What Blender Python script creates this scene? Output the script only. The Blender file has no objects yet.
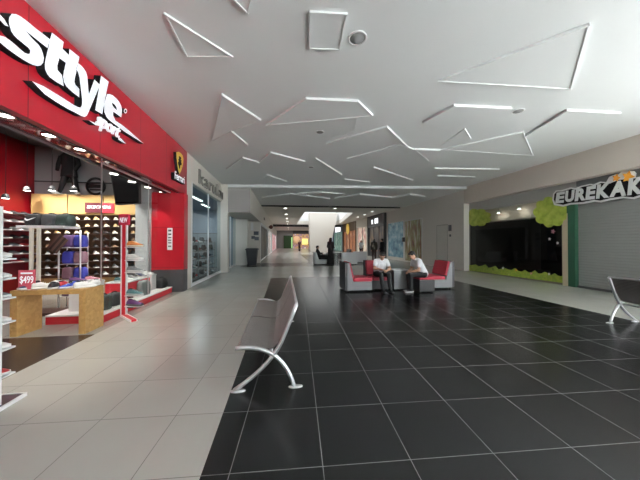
import bpy, bmesh, math, random
from math import sin, cos, pi, atan2, sqrt, radians
from mathutils import Vector, Matrix
from mathutils.geometry import tessellate_polygon
random.seed(7)
S = bpy.context.scene
COL = S.collection

# ---------------------------------------------------------------- camera numbers (640x480)
CF, CYAW, CPITCH, CH = 253.9, 0.1414, 0.0082, 1.48
_r = Vector((cos(CYAW), -sin(CYAW), 0)); _f = Vector((sin(CYAW), cos(CYAW), 0)); _u0 = Vector((0, 0, 1))
_w = _f * cos(CPITCH) + _u0 * sin(CPITCH); _u = -_f * sin(CPITCH) + _u0 * cos(CPITCH)
CAM = Vector((0, 0, CH))
def ray(x, y): return _w + _r * ((x - 320) / CF) - _u * ((y - 240) / CF)
def onz(x, y, z=0.0): d = ray(x, y); return CAM + d * ((z - CH) / d.z)
def onx(x, y, X): d = ray(x, y); return CAM + d * (X / d.x)
def ony(x, y, Y): d = ray(x, y); return CAM + d * (Y / d.y)

# ---------------------------------------------------------------- materials
MATS = {}
def mat(name, col, rough=0.5, metal=0.0, noise=0.0, nscale=8.0, emit=0.0, ecol=None, bump=0.0, bscale=60.0, coat=0.0, spec=0.5):
    if name in MATS: return MATS[name]
    m = bpy.data.materials.new(name); m.use_nodes = True
    nt = m.node_tree; b = nt.nodes['Principled BSDF']
    c = (col[0], col[1], col[2], 1)
    b.inputs['Base Color'].default_value = c
    b.inputs['Roughness'].default_value = rough
    b.inputs['Metallic'].default_value = metal
    b.inputs['Specular IOR Level'].default_value = spec
    b.inputs['Coat Weight'].default_value = coat
    if emit:
        b.inputs['Emission Color'].default_value = (*(ecol or col), 1)
        b.inputs['Emission Strength'].default_value = emit
    tc = nt.nodes.new('ShaderNodeTexCoord')
    nz = nt.nodes.new('ShaderNodeTexNoise'); nz.inputs['Scale'].default_value = nscale; nz.inputs['Detail'].default_value = 4
    nt.links.new(tc.outputs['Object'], nz.inputs['Vector'])
    if noise <= 0: noise = 0.06
    mx = nt.nodes.new('ShaderNodeMix'); mx.data_type = 'RGBA'
    mx.inputs['A'].default_value = tuple(v * (1 - noise) for v in c[:3]) + (1,)
    mx.inputs['B'].default_value = tuple(min(1, v * (1 + noise)) for v in c[:3]) + (1,)
    nt.links.new(nz.outputs['Fac'], mx.inputs['Factor'])
    nt.links.new(mx.outputs['Result'], b.inputs['Base Color'])
    if bump:
        n2 = nt.nodes.new('ShaderNodeTexNoise'); n2.inputs['Scale'].default_value = bscale
        nt.links.new(tc.outputs['Object'], n2.inputs['Vector'])
        bp = nt.nodes.new('ShaderNodeBump'); bp.inputs['Strength'].default_value = bump; bp.inputs['Distance'].default_value = 0.01
        nt.links.new(n2.outputs['Fac'], bp.inputs['Height']); nt.links.new(bp.outputs['Normal'], b.inputs['Normal'])
    MATS[name] = m
    return m

class NG:
    """tiny node graph helper on a principled material"""
    def __init__(s, name):
        s.m = bpy.data.materials.new(name); s.m.use_nodes = True; s.nt = s.m.node_tree
        s.b = s.nt.nodes['Principled BSDF']; MATS[name] = s.m
    def n(s, t, **k):
        o = s.nt.nodes.new(t)
        for a, v in k.items(): setattr(o, a, v)
        return o
    def l(s, a, b): s.nt.links.new(a, b)
    def math(s, op, a, b=None, c=None):
        o = s.n('ShaderNodeMath', operation=op)
        for i, v in enumerate((a, b, c)):
            if v is None: continue
            if isinstance(v, (int, float)): o.inputs[i].default_value = v
            else: s.l(v, o.inputs[i])
        return o.outputs[0]
    def mix(s, f, a, b):
        o = s.n('ShaderNodeMix', data_type='RGBA')
        for k, v in (('Factor', f), ('A', a), ('B', b)):
            if isinstance(v, (tuple, list)): o.inputs[k].default_value = (*v, 1) if len(v) == 3 else v
            elif isinstance(v, (int, float)): o.inputs[k].default_value = v
            else: s.l(v, o.inputs[k])
        return o.outputs['Result']
    def coords(s, rot=0.0):
        tc = s.n('ShaderNodeTexCoord'); mp = s.n('ShaderNodeMapping'); mp.inputs['Rotation'].default_value[2] = rot
        s.l(tc.outputs['Object'], mp.inputs['Vector']); sp = s.n('ShaderNodeSeparateXYZ'); s.l(mp.outputs['Vector'], sp.inputs[0])
        return mp.outputs['Vector'], sp.outputs[0], sp.outputs[1], sp.outputs[2]
    def noise(s, vec, scale, detail=4):
        o = s.n('ShaderNodeTexNoise'); o.inputs['Scale'].default_value = scale; o.inputs['Detail'].default_value = detail
        s.l(vec, o.inputs['Vector']); return o.outputs['Fac'], o.outputs['Color']
    def line(s, v, step, off, hw):
        t = s.math('ADD', s.math('DIVIDE', v, step), off)
        f = s.math('FRACT', t); d = s.math('MINIMUM', f, s.math('SUBTRACT', 1.0, f))
        return s.math('LESS_THAN', s.math('MULTIPLY', d, step), hw)

def floor_material():
    g = NG('mall_tiles')
    v, xt, yt, _ = g.coords(0.054); v0, x, y, _z = g.coords(0.0)
    lx = g.line(xt, 0.6, 0.723, 0.0027); ly = g.line(yt, 0.6, -2.798, 0.0027)
    grout = g.math('MAXIMUM', lx, ly)
    inx = g.math('MULTIPLY', g.math('GREATER_THAN', x, -0.52), g.math('LESS_THAN', x, 6.5))
    r1 = g.math('MULTIPLY', inx, g.math('LESS_THAN', y, 10.7))
    in2 = g.math('MULTIPLY', g.math('GREATER_THAN', x, -2.6), g.math('LESS_THAN', x, 6.9))
    far = g.math('MULTIPLY', g.math('LESS_THAN', y, 30.0), g.math('MAXIMUM', g.math('LESS_THAN', y, 18.2), g.math('GREATER_THAN', x, 1.9)))
    r2 = g.math('MULTIPLY', g.math('MULTIPLY', in2, g.math('GREATER_THAN', y, 15.6)), far)
    blk = g.math('MAXIMUM', r1, r2)
    # one tone per tile
    cx = g.math('FLOOR', g.math('ADD', g.math('DIVIDE', xt, 0.6), 0.723)); cy = g.math('FLOOR', g.math('ADD', g.math('DIVIDE', yt, 0.6), -2.798))
    cb = g.n('ShaderNodeCombineXYZ'); g.l(cx, cb.inputs[0]); g.l(cy, cb.inputs[1])
    wn = g.n('ShaderNodeTexWhiteNoise'); g.l(cb.outputs[0], wn.inputs['Vector'])
    nf, _c = g.noise(v, 3.0); nf2, _c = g.noise(v, 90.0, 2)
    tone = g.math('ADD', g.math('MULTIPLY', wn.outputs['Value'], 0.5), g.math('MULTIPLY', nf, 0.5))
    white = g.mix(tone, (0.40, 0.395, 0.36), (0.46, 0.455, 0.42))
    black = g.mix(tone, (0.004, 0.0042, 0.0045), (0.008, 0.0083, 0.009))
    wg = g.mix(grout, white, (0.15, 0.14, 0.13)); bg = g.mix(grout, black, (0.16, 0.16, 0.16))
    g.l(g.mix(blk, wg, bg), g.b.inputs['Base Color'])
    rw = g.math('ADD', 0.22, g.math('MULTIPLY', nf, 0.04)); rb = g.math('ADD', 0.23, g.math('MULTIPLY', nf, 0.03))
    rr = g.math('ADD', g.math('MULTIPLY', rb, blk), g.math('MULTIPLY', rw, g.math('SUBTRACT', 1.0, blk)))
    rr = g.math('ADD', rr, g.math('MULTIPLY', grout, 0.35)); g.l(rr, g.b.inputs['Roughness'])
    g.l(g.math('SUBTRACT', 0.5, g.math('MULTIPLY', blk, 0.15)), g.b.inputs['Specular IOR Level'])
    bp = g.n('ShaderNodeBump'); bp.inputs['Strength'].default_value = 0.04; bp.inputs['Distance'].default_value = 0.004
    g.l(nf2, bp.inputs['Height']); g.l(bp.outputs['Normal'], g.b.inputs['Normal'])
    return g.m

def seam_material(name, col, axis, step, off, hw, rough=0.35, coat=0.0, hz=None):
    g = NG(name); v, x, y, z = g.coords()
    ln = g.line((x, y, z)[axis], step, off, hw)
    if hz: ln = g.math('MAXIMUM', ln, g.line(z, hz[0], hz[1], hw))
    nf, _c = g.noise(v, 1.5)
    c = g.mix(nf, tuple(k * .93 for k in col), tuple(min(1, k * 1.07) for k in col))
    g.l(g.mix(ln, c, tuple(k * .25 for k in col)), g.b.inputs['Base Color'])
    g.b.inputs['Roughness'].default_value = rough; g.b.inputs['Coat Weight'].default_value = coat
    return g.m

def osb_material():
    g = NG('osb_board'); v, x, y, z = g.coords()
    vo = g.n('ShaderNodeTexVoronoi'); vo.inputs['Scale'].default_value = 22; g.l(v, vo.inputs['Vector'])
    nf, _c = g.noise(v, 14)
    c = g.mix(vo.outputs['Color'], (0.36, 0.19, 0.06), (0.60, 0.36, 0.13))
    g.l(g.mix(g.math('MULTIPLY', nf, .7), c, (0.52, 0.31, 0.11)), g.b.inputs['Base Color']); g.b.inputs['Roughness'].default_value = .5
    return g.m

def mural_material(name, cols, scale, stretch=(1, 1, 1)):
    g = NG(name); tc = g.n('ShaderNodeTexCoord'); mp = g.n('ShaderNodeMapping'); mp.inputs['Scale'].default_value = stretch
    g.l(tc.outputs['Object'], mp.inputs['Vector'])
    f, _ = g.noise(mp.outputs['Vector'], scale, 6)
    cr = g.n('ShaderNodeValToRGB'); e = cr.color_ramp.elements
    e[0].position = .3; e[0].color = (*cols[0], 1); e[1].position = .72; e[1].color = (*cols[-1], 1)
    for i, c in enumerate(cols[1:-1]):
        k = e.new(.3 + .42 * (i + 1) / (len(cols) - 1)); k.color = (*c, 1)
    g.l(f, cr.inputs['Fac']); g.l(cr.outputs['Color'], g.b.inputs['Base Color']); g.b.inputs['Roughness'].default_value = .4
    return g.m

def wicker_material(name, a, b, sc):
    g = NG(name); v, x, y, z = g.coords()
    w1 = g.n('ShaderNodeTexWave', wave_type='BANDS', bands_direction='Z'); w1.inputs['Scale'].default_value = sc; g.l(v, w1.inputs['Vector'])
    w2 = g.n('ShaderNodeTexWave', wave_type='BANDS', bands_direction='DIAGONAL'); w2.inputs['Scale'].default_value = sc * .6; g.l(v, w2.inputs['Vector'])
    f = g.math('MULTIPLY', g.math('ADD', w1.outputs['Fac'], w2.outputs['Fac']), .5)
    g.l(g.mix(f, a, b), g.b.inputs['Base Color']); g.b.inputs['Roughness'].default_value = .55
    bp = g.n('ShaderNodeBump'); bp.inputs['Strength'].default_value = .4; bp.inputs['Distance'].default_value = .004
    g.l(f, bp.inputs['Height']); g.l(bp.outputs['Normal'], g.b.inputs['Normal'])
    return g.m

def perforated_material():
    g = NG('perforated_steel'); v, x, y, z = g.coords()
    def dots(a, st): return g.math('SUBTRACT', g.math('FRACT', g.math('DIVIDE', a, st)), .5)
    a = dots(x, .012); b = dots(y, .012)
    d = g.math('SQRT', g.math('ADD', g.math('MULTIPLY', a, a), g.math('MULTIPLY', b, b)))
    h = g.math('LESS_THAN', d, .30)
    nf, _c = g.noise(v, 5)
    g.l(g.mix(h, g.mix(nf, (.50, .47, .455), (.60, .57, .555)), (.14, .13, .12)), g.b.inputs['Base Color'])
    g.b.inputs['Metallic'].default_value = .75; g.b.inputs['Roughness'].default_value = .42
    return g.m

def glass_material(name, tint=(1, 1, 1), refl=1.0):
    m = bpy.data.materials.new(name); m.use_nodes = True; nt = m.node_tree; nt.nodes.clear()
    o = nt.nodes.new('ShaderNodeOutputMaterial'); t = nt.nodes.new('ShaderNodeBsdfTransparent'); gl = nt.nodes.new('ShaderNodeBsdfGlossy')
    t.inputs['Color'].default_value = (*tint, 1); gl.inputs['Roughness'].default_value = .02
    fr = nt.nodes.new('ShaderNodeFresnel'); fr.inputs['IOR'].default_value = 1.5
    mm = nt.nodes.new('ShaderNodeMath'); mm.operation = 'MULTIPLY'; mm.inputs[1].default_value = refl
    ge = nt.nodes.new('ShaderNodeNewGeometry'); iv = nt.nodes.new('ShaderNodeMath'); iv.operation = 'SUBTRACT'; iv.inputs[0].default_value = 1
    nt.links.new(ge.outputs['Backfacing'], iv.inputs[1]); m2 = nt.nodes.new('ShaderNodeMath'); m2.operation = 'MULTIPLY'
    nt.links.new(fr.outputs[0], m2.inputs[0]); nt.links.new(iv.outputs[0], m2.inputs[1]); nt.links.new(m2.outputs[0], mm.inputs[0])
    mx = nt.nodes.new('ShaderNodeMixShader'); nt.links.new(mm.outputs[0], mx.inputs[0]); nt.links.new(t.outputs[0], mx.inputs[1]); nt.links.new(gl.outputs[0], mx.inputs[2])
    nt.links.new(mx.outputs[0], o.inputs['Surface']); MATS[name] = m
    return m

# ---------------------------------------------------------------- mesh builder
class MB:
    def __init__(s): s.bm = bmesh.new(); s.mi = 0
    def m(s, i): s.mi = i; return s
    def face(s, vs, smooth=False):
        try: f = s.bm.faces.new(vs)
        except ValueError: return None
        f.material_index = s.mi; f.smooth = smooth; return f
    def box(s, x0, x1, y0, y1, z0, z1, M=None):
        c = [Vector((x, y, z)) for z in (z0, z1) for y in (y0, y1) for x in (x0, x1)]
        if M is not None: c = [M @ p for p in c]
        v = [s.bm.verts.new(p) for p in c]
        for q in ((0, 2, 3, 1), (4, 5, 7, 6), (0, 1, 5, 4), (2, 6, 7, 3), (0, 4, 6, 2), (1, 3, 7, 5)): s.face([v[i] for i in q])
        return s
    def loft(s, rings, closed=True, caps=True, smooth=True):
        R = [[s.bm.verts.new(p) for p in r] for r in rings]; n = len(R[0])
        for a, b in zip(R, R[1:]):
            for i in range(n if closed else n - 1): s.face([a[i], a[(i + 1) % n], b[(i + 1) % n], b[i]], smooth)
        if caps: s.face(R[0][::-1]); s.face(R[-1])
        return s
    def tube(s, pts, r, n=10, caps=True):
        pts = [Vector(p) for p in pts]; rings = []; up = None
        rr = r if isinstance(r, (list, tuple)) else [r] * len(pts)
        for i, p in enumerate(pts):
            d = (pts[min(i + 1, len(pts) - 1)] - pts[max(i - 1, 0)]).normalized()
            if up is None:
                up = d.orthogonal().normalized()
            up = (up - d * up.dot(d)).normalized(); sd = d.cross(up)
            rings.append([p + (up * cos(2 * pi * k / n) + sd * sin(2 * pi * k / n)) * rr[i] for k in range(n)])
        return s.loft(rings, caps=caps)
    def lathe(s, prof, n=24, c=(0, 0, 0), axis='z', caps=True):
        c = Vector(c); rings = []
        for r, h in prof:
            ring = []
            for k in range(n):
                a = 2 * pi * k / n
                p = Vector((r * cos(a), r * sin(a), h))
                if axis == 'x': p = Vector((p.z, p.x, p.y))
                if axis == 'y': p = Vector((p.y, p.z, p.x))
                ring.append(c + p)
            rings.append(ring)
        return s.loft(rings, caps=caps)
    def ell(s, c, rx, ry, rz, n=16, m=10, M=None):
        c = Vector(c); rings = []
        for j in range(1, m):
            t = pi * j / m; ring = []
            for k in range(n):
                a = 2 * pi * k / n
                p = Vector((rx * sin(t) * cos(a), ry * sin(t) * sin(a), -rz * cos(t)))
                if M is not None: p = M @ p
                ring.append(c + p)
            rings.append(ring)
        return s.loft(rings)
    def capsule(s, a, b, ra, rb, n=14):
        a, b = Vector(a), Vector(b); d = (b - a); L = d.length
        if L < 1e-6: return s.ell(a, ra, ra, ra)
        d /= L; up = d.orthogonal().normalized(); sd = d.cross(up); rings = []
        st = [(-ra * cos(t), ra * sin(t)) for t in (.25, .7, 1.15)] + [(0, ra), (L, rb)] + [(L + rb * cos(t), rb * sin(t)) for t in (1.15, .7, .25)]
        for h, r in st: rings.append([a + d * h + (up * cos(2 * pi * k / n) + sd * sin(2 * pi * k / n)) * r for k in range(n)])
        return s.loft(rings)
    def prism(s, poly, ext, holes=(), side=None):
        """poly: list of 3D points (planar), ext: extrusion vector from front face to back"""
        ext = Vector(ext); loops = [[Vector(p) for p in poly]] + [[Vector(p) for p in h] for h in holes]
        tri = tessellate_polygon(loops); flat = [p for l in loops for p in l]
        F = [s.bm.verts.new(p) for p in flat]; B = [s.bm.verts.new(p + ext) for p in flat]
        for t in tri: s.face([F[i] for i in t]); s.face([B[i] for i in t[::-1]])
        k = 0; mi = s.mi
        if side is not None: s.mi = side
        for l in loops:
            n = len(l)
            for i in range(n):
                a, b = k + i, k + (i + 1) % n; s.face([F[a], F[b], B[b], B[a]])
            k += n
        s.mi = mi
        return s
    def build(s, name, mats, parent=None, loc=None, bevel=0, smooth=False):
        if bevel:
            bmesh.ops.remove_doubles(s.bm, verts=s.bm.verts, dist=1e-5)
            bmesh.ops.bevel(s.bm, geom=list(s.bm.edges), offset=bevel, segments=2, affect='EDGES', profile=.6, clamp_overlap=True)
        bmesh.ops.recalc_face_normals(s.bm, faces=s.bm.faces)
        me = bpy.data.meshes.new(name); s.bm.to_mesh(me); s.bm.free()
        for m in (mats if isinstance(mats, (list, tuple)) else [mats]): me.materials.append(m)
        if smooth:
            for p in me.polygons: p.use_smooth = True
        return link(name, me, parent, loc)
def link(name, data, parent=None, loc=None):
    o = bpy.data.objects.new(name, data); COL.objects.link(o)
    if parent is not None: o.parent = parent
    if loc is not None: o.location = loc
    return o
def tag(o, label, cat, group=None):
    o['label'] = label; o['category'] = cat
    if group: o['group'] = group
    return o
def thing(name, label, cat, loc=(0, 0, 0), rz=0.0, group=None):
    o = link(name, None); o.location = loc; o.rotation_euler = (0, 0, rz); o.empty_display_size = .1
    return tag(o, label, cat, group)
def struct(name, mb, mats, bevel=0):
    o = mb.build(name, mats, bevel=bevel); o['kind'] = 'structure'; return o
def text_mesh(txt, bold=0.0, shear=0.0, depth=0.0, spacing=1.0):
    cu = bpy.data.curves.new('t', 'FONT'); cu.body = txt; cu.offset = bold; cu.shear = shear; cu.extrude = depth; cu.space_character = spacing; cu.resolution_u = 4
    ob = bpy.data.objects.new('t', cu); COL.objects.link(ob)
    dg = bpy.context.evaluated_depsgraph_get(); me = bpy.data.meshes.new_from_object(ob.evaluated_get(dg))
    bpy.data.objects.remove(ob); bpy.data.curves.remove(cu)
    return me
def text_on(name, txt, mats, parent, origin, ux, uy, w, h, bold=0.02, shear=0.0, depth=.01, spacing=1.0, rel=None):
    """fits text into a w x h box whose lower left is origin, along unit vectors ux (reading) and uy (up); normal = ux x uy"""
    me = text_mesh(txt, bold, shear, .5, spacing)
    xs = [v.co.x for v in me.vertices]; ys = [v.co.y for v in me.vertices]
    x0, x1, y0, y1 = min(xs), max(xs), min(ys), max(ys)
    ux, uy = Vector(ux), Vector(uy); nz = ux.cross(uy).normalized(); o = Vector(origin)
    if rel is not None: o = o - Vector(rel)
    for v in me.vertices:
        v.co = o + ux * ((v.co.x - x0) / (x1 - x0) * w) + uy * ((v.co.y - y0) / (y1 - y0) * h) + nz * ((v.co.z + .5) * depth)
    me.materials.clear()
    for m in (mats if isinstance(mats, (list, tuple)) else [mats]): me.materials.append(m)
    for p in me.polygons: p.material_index = 0
    me.name = name
    return link(name, me, parent)
ORD = ['', 'first', 'second', 'third', 'fourth', 'fifth', 'sixth', 'seventh', 'eighth', 'ninth', 'tenth', 'eleventh', 'twelfth', 'thirteenth', 'fourteenth', 'fifteenth', 'sixteenth']
# ---------------------------------------------------------------- palette
white_paint = mat('white_paint', (.83, .85, .85), .75, noise=.015, nscale=2)
cream_paint = mat('cream_paint', (.70, .67, .61), .75, noise=.02, nscale=2)
beige_paint = mat('beige_paint', (.64, .58, .52), .75, noise=.02, nscale=2)
grey_paint = mat('grey_paint', (.33, .34, .35), .6, noise=.03, nscale=3)
dark_paint = mat('dark_paint', (.03, .03, .032), .7)
black_gap = mat('black_gap', (.006, .006, .006), .9)
red_panel = seam_material('red_panel', (.35, .009, .02), 1, 1.19, .05, .006, .28, .3)
red_gloss = mat('red_gloss', (.40, .012, .02), .06, noise=.03, coat=1.0)
red_wall = mat('red_wall', (.26, .004, .010), .32, noise=.04, nscale=2)
red_paint = mat('red_paint', (.60, .02, .035), .4)
tan_board = seam_material('tan_board', (.62, .40, .16), 0, .92, .35, .006, .5)
dark_stone = seam_material('dark_stone', (.035, .026, .023), 0, .6, .2, .003, .25, hz=None)
store_floor = seam_material('store_floor', (.30, .29, .27), 0, .6, .2, .003, .22)
charcoal = mat('charcoal', (.055, .055, .058), .5, noise=.12, nscale=20)
black_plastic = mat('black_plastic', (.012, .012, .013), .4)
black_fabric = mat('black_fabric', (.012, .012, .014), .85, noise=.2, nscale=30)
white_plastic = mat('white_plastic', (.80, .80, .80), .35)
letter_white = mat('letter_white', (.86, .88, .92), .4, emit=.35)
chrome = mat('chrome', (.75, .75, .76), .22, 1.0)
alu = mat('brushed_aluminium', (.78, .78, .79), .30, .85)
steel = perforated_material()
osb = osb_material()
lamp_glow = mat('lamp_glow', (1, .97, .9), emit=9.0)
lamp_soft = mat('lamp_soft', (1, .98, .94), emit=5.0)
glass_clear = glass_material('clear_glass', (.96, .98, .97), .6)
glass_dark = glass_material('tinted_glass', (.42, .44, .44), .9)
glass_cool = glass_material('cool_glass', (.80, .86, .87), .55)
green_paint = mat('green_paint', (.014, .065, .035), .5)
grass_green = mural_material('grass_green', [(.16, .26, .03), (.34, .42, .06), (.22, .34, .04), (.42, .46, .12)], 6)
leaf_green = mural_material('leaf_green', [(.22, .30, .03), (.36, .44, .06), (.46, .52, .10)], 5)
yellow = mat('yellow_enamel', (.78, .55, .07), .35)
orange = mat('orange_paint', (.80, .36, .04), .45)
shutter_grey = mat('shutter_grey', (.20, .205, .20), .5, noise=.05, nscale=3)
wicker_grey = wicker_material('grey_wicker', (.15, .16, .165), (.30, .31, .32), 30)
wicker_dark = wicker_material('dark_wicker', (.03, .03, .032), (.08, .08, .085), 30)
red_cushion = mat('red_cushion', (.36, .018, .04), .6, noise=.1, nscale=10, bump=.15, bscale=40)
skin = mat('skin', (.50, .29, .20), .55, noise=.05)
hair_black = mat('black_hair', (.010, .008, .007), .5, noise=.2, nscale=40)
shirt_white = mat('white_cotton', (.80, .81, .84), .8, noise=.03, bump=.2, bscale=20)
trouser_black = mat('black_trousers', (.010, .010, .012), .8, noise=.2, nscale=20)

# ---------------------------------------------------------------- setting: floors
b = MB(); b.box(-3.0, 9.5, -8, 60, -.12, 0); b.box(-3.0 - .001, -2.999, 8.5, 8.6, -.1, -.05); struct('floor', b, floor_material())
b = MB(); b.box(-7.1, -3.0, .9, 4.55, -.12, 0.0); struct('floor_threshold', b, dark_stone)
b = MB(); b.box(-7.1, -3.0, 4.55, 17.0, -.12, 0.0); struct('floor_left_shops', b, store_floor)
b = MB(); b.box(9.5, 14, 2, 12.2, -.12, 0.0); struct('floor_right_shop', b, charcoal)
pave = mat('outdoor_paving', (.72, .72, .71), .9, noise=.1, nscale=1)
b = MB(); b.box(9.5, 40, -8, 2, -.12, -.01); b.box(-20, 40, -34, -8, -.12, -.01); struct('floor_outdoor', b, pave)

# ---------------------------------------------------------------- setting: ceilings
Z1, Z2 = 4.3, 4.17
seamY = lambda x: 12.64 - .104 * x
b = MB(); b.prism([(-3.2, -8, Z1), (9.4, -8, Z1), (9.4, seamY(9.4), Z1), (-3.2, seamY(-3.2), Z1)], (0, 0, .4)); struct('ceiling', b, white_paint)
g1 = lambda x: 18.75 - .04 * x
b = MB(); b.prism([(-3.2, seamY(-3.2), Z2), (9.4, seamY(9.4), Z2), (9.4, g1(9.4), Z2), (-3.2, g1(-3.2), Z2)], (0, 0, .53)); struct('ceiling_2', b, white_paint)
b = MB(); b.prism([(-3.2, g1(-3.2), 4.62), (9.4, g1(9.4), 4.62), (9.4, g1(9.4) + .8, 4.62), (-3.2, g1(-3.2) + .8, 4.62)], (0, 0, .1)); struct('ceiling_gap', b, black_gap)
b = MB(); b.prism([(-3.2, g1(-3.2) - .004, 4.172), (9.4, g1(9.4) - .004, 4.172), (9.4, g1(9.4) + .012, 4.172), (-3.2, g1(-3.2) + .012, 4.172)], (0, 0, .44))
b.prism([(-3.2, g1(-3.2) + .788, 4.172), (9.4, g1(9.4) + .788, 4.172), (9.4, g1(9.4) + .804, 4.172), (-3.2, g1(-3.2) + .804, 4.172)], (0, 0, .44)); struct('trim_gap', b, black_gap)
HX0, HX1, HY0, HY1 = 1.85, 8.0, 22.6, 38.6
HOLE = [(HX0, HY0), (6.3, HY0), (7.9, 34.6), (HX1, HY1), (HX0, HY1)]
b = MB(); b.prism([(-3.2, g1(-3.2) + .8, Z2), (9.4, g1(9.4) + .8, Z2), (9.4, 60, Z2), (-3.2, 60, Z2)], (0, 0, .5),
    holes=[[(x, y, Z2) for x, y in HOLE]]); struct('ceiling_3', b, cream_paint)
b = MB()
OUT = [(HX0 - .15, HY0 - .15), (6.4, HY0 - .15), (8.05, 34.5), (8.15, HY1 + .15), (HX0 - .15, HY1 + .15)]
b.prism([(x, y, 4.67) for x, y in OUT], (0, 0, 3.33), [[(x, y, 4.67) for x, y in HOLE]])
struct('wall_skylight', b, white_paint)
b = MB(); b.box(HX0 - .15, HX1 + .15, HY0 - .15, HY1 + .15, 8, 8.1); struct('ceiling_skylight', b, mat('skylight_diffuser', (.95, .97, 1), .6, emit=1.9))
b = MB(); b.box(-1.65, 9.2, 39.2, 39.6, 3.85, 4.17); struct('trim_far_header', b, dark_paint)

# raised relief panels on the ceiling: traced outline, depth of each corner below the ceiling
def relief(i, pts, drops):
    z = Z1 if i < 40 else Z2
    P = [onz(x, y, z) for x, y in pts]
    b = MB(); n = len(P); tri = tessellate_polygon([P])
    T = [b.bm.verts.new(p + Vector((0, 0, .02))) for p in P]; B = [b.bm.verts.new(p - Vector((0, 0, d))) for p, d in zip(P, drops)]
    for t in tri: b.face([T[k] for k in t]); b.face([B[k] for k in t[::-1]])
    for k in range(n): b.face([T[k], T[(k + 1) % n], B[(k + 1) % n], B[k]])
    cen = sum(P, Vector()) / n
    for k in range(n):      # narrow raised lip along every modelled edge
        a, c, da, dc = P[k], P[(k + 1) % n], drops[k], drops[(k + 1) % n]
        if min(da, dc) < .012 or i > 40: continue
        e = (c - a).normalized(); nn = Vector((-e.y, e.x, 0)); nn = nn if nn.dot(cen - a) > 0 else -nn
        w = .016; lip = .011; q = [a - nn * .002, c - nn * .002, c + nn * w, a + nn * w]; zz = [da, dc, dc, da]
        t_ = [b.bm.verts.new(p + Vector((0, 0, .01))) for p in q]; u_ = [b.bm.verts.new(p - Vector((0, 0, z_ + lip))) for p, z_ in zip(q, zz)]
        b.face(t_); b.face(u_[::-1])
        for j in range(4): b.face([t_[j], t_[(j + 1) % 4], u_[(j + 1) % 4], u_[j]])
    o = struct('trim_%d' % i, b, white_paint)
D = .038
RELIEFS = [
 ([(164, 12), (233, 56), (187, 56)], [.014, .014, .013]),
 ([(229, -6), (248, 13), (254, -10)], [.014, .014, .014]),
 ([(310, 10.5), (347.5, 12.5), (340, 49), (309, 47.5)], [.015, .015, .015, .015]),
 ([(222, 93), (261, 119), (232, 130.5), (212, 140.5)], [D, D, .015, .02]),
 ([(231.5, 130), (248, 144), (213, 141)], [D, D, .01]),
 ([(306, 97), (358, 99.5), (373, 114), (266, 124)], [D, D, D, .03]),
 ([(326, 142), (387, 125.5), (409, 147), (392, 143)], [.03, D, D, .01]),
 ([(323, 120), (357, 117), (354, 131), (331, 138)], [.01, .02, .015, .02]),
 ([(226, 168.5), (242.5, 156.5), (260, 162), (240, 168)], [D, D, D, .01]),
 ([(258, 162), (270.5, 151.5), (305, 160.5), (283, 163)], [.03, D, D, .01]),
 ([(316, 157.5), (342, 174), (322, 168)], [D, D, .0]),
 ([(267, 174), (287, 181), (262, 180)], [D, D, .0]),
 ([(374, 166.5), (413, 179.5), (388, 177)], [D, D, .0]),
 ([(345, 178.5), (370, 181.5), (352, 182.5)], [D, D, .0]),
 ([(437.5, 80), (589.6, 22.5), (571, 87.5)], [.025, .03, .03]),
 ([(423, 121), (454, 104), (512, 107), (452, 131)], [.04, D, D, .01]),
 ([(525, 135), (566.7, 109), (621, 112), (570, 128)], [.04, D, D, .01]),
 ([(440, 146), (465, 128), (471, 138)], [.01, .02, .02]),
 ([(442, 149), (523, 131), (533, 155)], [.015, .03, .02]),
 ([(347, 158), (400, 143.5), (414, 148.5), (440, 149), (405, 155)], [.02, .03, D, D, .0]),
 ([(435, 167.5), (500, 168.5), (470, 171)], [D, D, .0]),
 ([(437.5, 175), (475, 176.5), (455, 178)], [D, D, .0]),
 ([(414, 148), (428, 160), (475, 152), (440, 149)], [.03, .02, .0, .02]),
]
for i, (p, d) in enumerate(RELIEFS): relief(i + 1, p, d)
for i, (p, d) in enumerate([([(262, 197), (290, 193), (330, 198), (300, 200)], [.06, .06, .06, .0]), ([(335, 198), (360, 193), (392, 197), (410, 193), (425, 196), (380, 201)], [.04, .08, .06, .1, .05, .0]),
                            ([(298, 192.5), (322, 191.5), (345, 193.5), (325, 196)], [.06, .06, .05, .0])]): relief(41 + i, p, d)

# ---------------------------------------------------------------- setting: left side walls
b = MB(); b.box(-7.15, -3.0, .8, .95, 0, 4.3); b.box(-7.15, -7.0, .95, 8.25, 0, 4.3); struct('wall_shoe_shop_side', b, red_wall)
b = MB(); b.box(-7.15, -3.85, 8.25, 8.40, 2.76, 4.3); struct('wall_shoe_shop_upper', b, grey_paint)
b = MB(); b.box(-7.15, -3.85, 8.25, 8.40, 0, 2.76); struct('wall_shoe_shop_back', b, tan_board)
b = MB(); b.box(-4.22, -3.86, 7.95, 8.249, 0, 4.3); struct('wall_shoe_shop_pillar', b, grey_paint)
b = MB(); b.box(-3.86, -2.96, 8.10, 8.40, .66, 2.95); struct('wall_red_pier', b, seam_material('red_pier', (.40, .008, .018), 2, 1.18, -.62, .004, .3, .2))
b = MB(); b.box(-3.86, -2.965, 8.095, 8.40, 0, .66); struct('baseboard_red_pier', b, charcoal)
b = MB(); b.box(-7.15, -3.5, .95, 8.25, 4.2, 4.35); struct('ceiling_shoe_shop', b, mat('dark_ceiling', (.05, .055, .06), .7))
b = MB(); b.box(-8, -3.0, -8, .8, 0, 4.4); b.box(-3.0, 9.4, -8.2, -8, 4.1, 4.7); b.box(9.0, 9.4, -8.2, -7.8, 0, 4.3); b.box(-3.0, 4.2, -8.15, -8.0, 0, 4.1); struct('wall_back', b, white_paint)

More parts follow.
